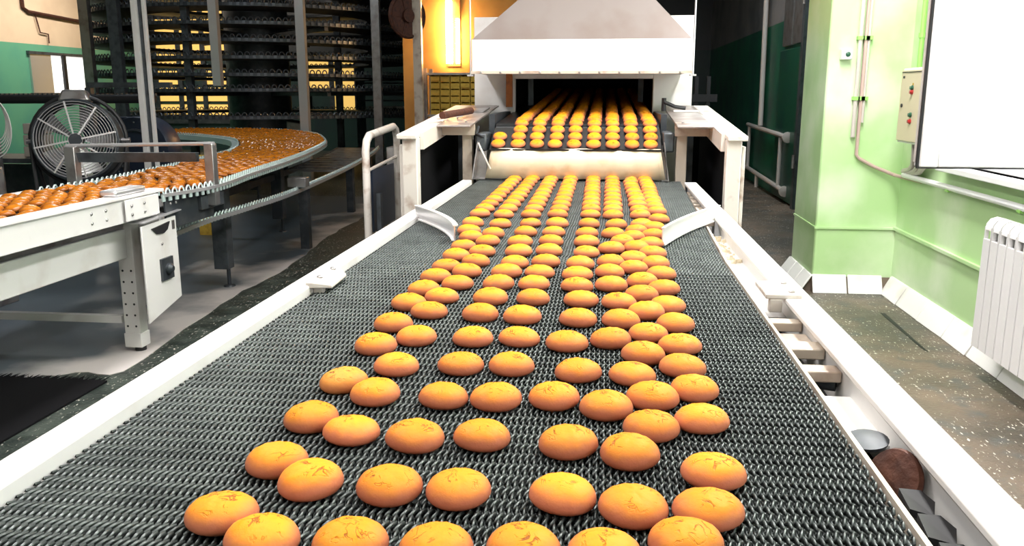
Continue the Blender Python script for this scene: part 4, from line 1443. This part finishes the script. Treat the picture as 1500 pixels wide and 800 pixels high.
# ------------------------------------------------------------------ drum fan, blower and clutter behind the white conveyor
FX = Matrix.Translation((-4.36, 6.7, 1.01)) @ Matrix.Rotation(R(20), 4, 'Z') @ Matrix.Rotation(R(-6), 4, 'X') @ Matrix.Diagonal((1.1, 1.1, 1.1, 1))
fan = thing('drum_fan', (-4.36, 6.7, 0.4), 'large grey drum fan with round wire guard on a black stand', 'fan')
dm = MB(FX)
dm.ring((0, -.1, 0), (0, 1, 0), .292, .014, 40, 6)
dm.ring((0, .12, 0), (0, 1, 0), .292, .014, 40, 6)
prof = [(.285, -.1), (.297, -.1), (.297, .12), (.285, .12)]
nn = 40
vs, fs = [], []
for r, h in prof:
    for k in range(nn):
        t = 2 * math.pi * k / nn
        vs.append((r * math.cos(t), h, r * math.sin(t)))
for i in range(4):
    for k in range(nn):
        k2 = (k + 1) % nn
        i2 = (i + 1) % 4
        fs.append((i * nn + k, i * nn + k2, i2 * nn + k2, i2 * nn + k))
dm._add(vs, fs)
dm.build('drum', 'dark', fan)
g = MB(FX)
for i in range(13):
    g.ring((0, -.112, 0), (0, 1, 0), .05 + i * .0195, .0028, 40, 4)
tag(g.build('guard_rings', 'steel_bright', fan), kind='stuff')
g = MB(FX)
for k in range(8):
    a = math.pi / 4 * k + .2
    g.beam((.045 * math.cos(a), -.118, .045 * math.sin(a)), (.29 * math.cos(a), -.112, .29 * math.sin(a)), .012, .004, up=(0, 1, 0))
g.build('guard_spoke', 'steel_bright', fan)
MB(FX).lathe([(.05, 0), (.055, .02), (.05, .05)], (0, -.06, 0), (0, -1, 0), 20).build('hub', 'dark', fan)
for k in range(5):
    a0 = 2 * math.pi / 5 * k
    pl = []
    for r, da, yy in ((.05, -.2, -.03), (.26, -.28, -.05), (.27, .28, .05), (.05, .25, .03)):
        pl.append((r * math.cos(a0 + da), yy, r * math.sin(a0 + da)))
    MB(FX).prism(pl, (0, .006, 0)).build('blade', 'steel_bright', fan)
MB(FX).hexa([(-.11, -.08, .29), (.11, -.08, .29), (.11, .08, .29), (-.11, .08, .29)], [(-.08, -.06, .375), (.08, -.06, .375), (.08, .06, .375), (-.08, .06, .375)]).build('control_box', 'steel', fan, bevel=.015)
a_ = [FX @ Vector((.335 * math.cos(t), 0, .335 * math.sin(t))) for t in [R(25) + R(310) * i / 30 - R(0) for i in range(31)]]
arc = [FX @ Vector((.335 * math.sin(t), 0, -.335 * math.cos(t))) for t in [R(-165) + R(330) * i / 30 for i in range(31)]]
MB().tube(arc, .017, 8).build('yoke', 'black', fan)
for s in (-1, 1):
    MB().tube([FX @ Vector((.30 * s, 0, 0)), FX @ Vector((.36 * s, 0, 0))], .022, 10).build('pivot_knob', 'steel', fan)
    MB().tube([FX @ Vector((.335 * s, 0, -.02)), FX @ Vector((.30 * s, -.05, -.38)), FX @ Vector((.26 * s, -.10, -.905))], .016, 8).build('leg', 'black', fan)
    MB().tube([FX @ Vector((.335 * s, 0, -.02)), FX @ Vector((.28 * s, .2, -.5)), FX @ Vector((.26 * s, .25, -.905))], .016, 8).build('leg', 'black', fan)

bl = thing('centrifugal_blower', (-4.4, 8.6, 0), 'dark navy centrifugal blower with round scroll housing behind the fan', 'blower')
MB().lathe([(.22, -.16), (.35, -.15), (.36, -.13), (.36, .13), (.35, .15), (.22, .16)], (-4.87, 8.6, .80), (0, 1, 0), 40).build('scroll_housing', 'navy', bl)
MB().box(-5.2, -4.55, 8.4, 8.8, 0, .5).build('base_frame', 'navy', bl)
MB().ring((-4.87, 8.43, .80), (0, 1, 0), .22, .02, 30, 6).build('inlet_ring', 'dark', bl)
MB().box(-5.45, -4.95, 8.46, 8.74, .9, 1.15).build('outlet', 'navy', bl)
for k in range(8):
    a = math.pi / 4 * k
    inst('bolt', BOLT, 'steel', (-4.87 + .3 * math.cos(a), 8.446, .80 + .3 * math.sin(a)), bl, (R(90), 0, 0))

bench = thing('workbench', (-5.2, 7.2, 0), 'dark steel workbench beside the drum fan', 'bench')
MB().box(-6.6, -4.75, 6.9, 7.5, .80, .84).build('bench_top', 'dark', bench)
for x in (-6.5, -4.85):
    for y in (6.95, 7.45):
        MB().box(x - .03, x + .03, y - .03, y + .03, 0, .8).build('leg', 'dark', bench)
MB().box(-6.5, -4.85, 7.4, 7.44, .2, .75).build('back_panel', 'dark', bench)
hs = thing('hose_coil', (-5.15, 6.75, 1.0), 'coil of pale hose hanging on a grey stand', 'hose')
for i in range(6):
    pts = [(-5.17 + (.10 + .014 * i) * math.cos(t) + .006 * i, 6.8 - .016 * i, 1.17 - .012 * i + (.17 + .016 * i) * math.sin(t)) for t in [2 * math.pi * k / 28 for k in range(28)]]
    MB().tube(pts, .005, 6, closed=True).build('loop', 'paper', hs)
MB().box(-5.24, -5.20, 6.82, 6.88, 0, 1.45).build('stand', 'steel', hs)
MB().cyl((-5.22, 6.85, 1.36), (-5.16, 6.70, 1.37), .015, 8).build('hook', 'steel', hs)
for i, z in enumerate((.841, .94, 1.04)):
    tag(MB().box(-5.12, -4.96, 7.05 + i * .01, 7.25, z, z + .095).build('wooden_block', 'carton', bevel=.008),
        ['pinkish wooden block lying on the workbench, lowest of three', 'pinkish wooden block in the middle of the stack of three', 'pinkish wooden block topmost of the stack of three'][i], 'block', 'wooden blocks on the workbench')
# black roller bar and pipe frame behind the fan
rb = thing('roller_bar', (-5.2, 7.9, 0), 'long black toothed roller bar behind the fan', 'roller')
MB().cyl((-6.8, 7.95, 1.335), (-4.35, 7.95, 1.345), .045, 14).build('roller', 'black', rb)
ttx = MB()
for i in range(48):
    ttx.box(-6.7 + i * .05, -6.68 + i * .05, 7.93, 7.97, 1.37, 1.395)
tag(ttx.build('teeth', 'grey_steel', rb), kind='stuff')
for x in (-6.75, -5.05, -4.5):
    MB().box(x - .03, x + .03, 7.98, 8.04, 0, 1.45).build('post', 'grey_steel', rb)
MB().box(-5.05, -4.2, 7.98, 8.04, 1.45, 1.50).build('top_bar', 'grey_steel', rb)
MB().box(-4.47, -4.42, 7.96, 7.99, .9, 1.5).build('bright_upright', 'steel_bright', rb)
tag(MB().box(-4.35, -3.97, 4.95, 5.25, .0, .92).build('metal_bin', 'steel', bevel=.01), 'dull grey metal bin beside the white conveyor', 'bin')
yb = thing('yellow_barrier', (-4.1, 8.0, 0), 'yellow painted barrier post under the curved belt', 'barrier')
MB().box(-4.02, -3.86, 8.0, 8.05, 0, .80).build('post', 'yellow', yb)
MB().box(-4.02, -3.5, 8.0, 8.04, .62, .70).build('rail', 'yellow', yb)
# electrical pipes on the left wall
wpp = thing('wall_conduit', (-11.45, 16.5, 2.4), 'thin dark conduit bending along the cream upper wall', 'conduit')
MB().tube([(-11.46, 16.25, 4.6), (-11.46, 16.25, 3.05), (-11.46, 16.4, 2.98), (-11.46, 20.3, 2.85)], .035, 8).build('tube', 'rust', wpp)
MB().tube([(-11.46, 16.6, 2.95), (-11.46, 16.7, 2.6), (-11.46, 16.95, 2.58), (-11.46, 16.95, 2.4)], .015, 6).build('branch', 'rust', wpp)

# ------------------------------------------------------------------ hand cart beside the belt
ct = thing('hand_cart', (-1.6, 6.0, 0), 'hand cart with bent white tubular handle behind the belt rail', 'cart')
P0, P1 = Vector((-1.60, 5.6, 0)), Vector((-1.57, 6.35, 0))
hp = [P0 + Vector((0, 0, .1)), P0 + Vector((0, 0, 1.02)), P0 + Vector((0, .03, 1.08)), P0 + Vector((0, .10, 1.115)),
      P1 + Vector((0, -.10, 1.155)), P1 + Vector((0, -.03, 1.13)), P1 + Vector((0, 0, 1.07)), P1 + Vector((0, 0, .1))]
MB().tube(hp, .027, 12).build('handle', 'white_worn', ct)
MB().cyl(P0 + Vector((0, 0, .88)), P1 + Vector((0, 0, .93)), .012, 8).build('cross_bar', 'white_worn', ct)
MB().box(-1.60, -1.585, 5.7, 6.3, .45, .88).build('panel', 'navy', ct)
MB().box(-1.95, -1.5, 5.55, 6.4, .12, .16).build('platform', 'dark', ct)
for x in (-1.9, -1.55):
    for y in (5.65, 6.3):
        MB().cyl((x - .02, y, .06), (x + .02, y, .06), .06, 16).build('wheel', 'black', ct)
MB().box(-1.56, -1.53, 5.68, 5.73, .16, .72).build('side_strut', 'grey_steel', ct)
tag(MB().box(-1.72, -1.50, 6.6, 6.78, 0, .98).build('sheet_metal_box', 'steel', bevel=.008), 'tall dull sheet metal box behind the hand cart', 'box')

tag(MB().hexa([(-4.98, 12.95, 0), (-4.62, 12.95, 0), (-4.62, 13.2, 0), (-4.98, 13.2, 0)],
              [(-4.96, 12.97, .98), (-4.65, 12.95, .93), (-4.64, 13.18, .95), (-4.97, 13.2, .99)]).build('foil_wrapped_carton', 'steel', bevel=.02),
    'silver foil wrapped carton standing behind the bend of the curved belt', 'carton')

# ------------------------------------------------------------------ back: pulley wheel, lamp, cartons
pw = thing('pulley_wheel', (-2.78, 12.1, 0), 'large reddish pulley wheel on a steel post near the lamp', 'wheel')
ax = Vector((.75, -.66, 0)).normalized()
c0 = Vector((-2.78, 12.05, 2.45))
MB().ring(c0, ax, .285, .028, 40, 8).build('rim', 'rust', pw)  # red of the lamp's flare is put into the wheel's colour
MB().lathe([(.275, -.01), (.275, .01)], c0, ax, 36).build('disc', 'rust', pw)
MB().lathe([(.09, -.05), (.09, .05)], c0, ax, 20).build('hub', 'rust', pw)
for k in range(5):
    t = 2 * math.pi * k / 5
    a = ax.cross(Vector((0, 0, 1)))
    d = a * math.cos(t) + Vector((0, 0, 1)) * math.sin(t)
    MB().beam(c0 + d * .08 - ax * 0, c0 + d * .28, .04, .04, up=ax).build('spoke', 'rust', pw)
MB().box(-2.72, -2.60, 12.1, 12.2, 0, 4.6).build('post', 'cream_steel', pw)
lp = thing('wall_lamp', (-2.32, 13.2, 1.8), 'glowing vertical tube lamp on the ochre wall', 'lamp')
MB().box(-2.44, -2.24, 13.26, 13.3, 1.80, 2.80).build('housing', 'rust_orange', lp)
MB().cyl((-2.40, 13.2, 1.84), (-2.40, 13.2, 2.76), .05, 14).build('tube', 'lamp_tube', lp)
MB().cyl((-2.27, 13.2, 1.84), (-2.27, 13.2, 2.5), .028, 12).build('tube', 'lamp_tube', lp)
rk = thing('storage_rack', (-1.95, 12.6, 0), 'steel storage rack carrying rows of yellow cartons below the lamp', 'rack')
for x in (-2.62, -1.18):
    for y in (12.42, 12.85):
        MB().box(x - .025, x + .025, y - .025, y + .025, 0, 1.75).build('post', 'steel', rk)
for z in (.5, 1.09, 1.685):
    MB().box(-2.65, -1.15, 12.4, 12.88, z - .03, z).build('shelf', 'steel', rk)
cb = MB().box(-.068, .068, 0, .3, 0, .008).box(-.068, .068, .29, .3, .008, .095).box(-.068, -.06, 0, .29, .008, .095).box(.06, .068, 0, .29, .008, .095)
cb.box(-.06, .06, 0, .008, .008, .055).box(-.06, .06, 0, .008, .078, .095).box(-.06, .06, .01, .285, .01, .06)
cbm = cb.mesh('yellow_carton')
cbm.materials.append(M['yellow'])
for r_ in range(6):
    for k in range(8):
        o = inst('yellow_carton', cbm, 'yellow', (-2.48 + k * .148, 12.43 + random.uniform(-.01, .01), 1.0905 + r_ * .0965))
        tag(o, 'small yellow carton below the lamp, %s row up from the shelf, %s from the oven' % (ORD[r_], ORD[7 - k]), 'carton', 'yellow cartons on the storage rack')
bxs = thing('parts_shelf', (-3.9, 17.0, 0), 'dark shelving with grey boxes behind the tower edge', 'shelf')
for z in (.9, 1.25, 1.62):
    MB().box(-5.3, -2.9, 18.0, 18.5, z - .03, z).build('shelf', 'dark', bxs)
for x in (-5.28, -2.92):
    MB().box(x - .03, x + .03, 18.0, 18.5, 0, 2.0).build('post', 'dark', bxs)
for i in range(7):
    o = MB().box(-5.05 + i * .3, -4.82 + i * .3, 18.03, 18.4, .9, 1.12).build('storage_box', 'carton')
    tag(o, 'grey storage box on the shelf behind the tower, %s from the pulley wheel' % ORD[6 - i], 'box', 'storage boxes on the shelf')
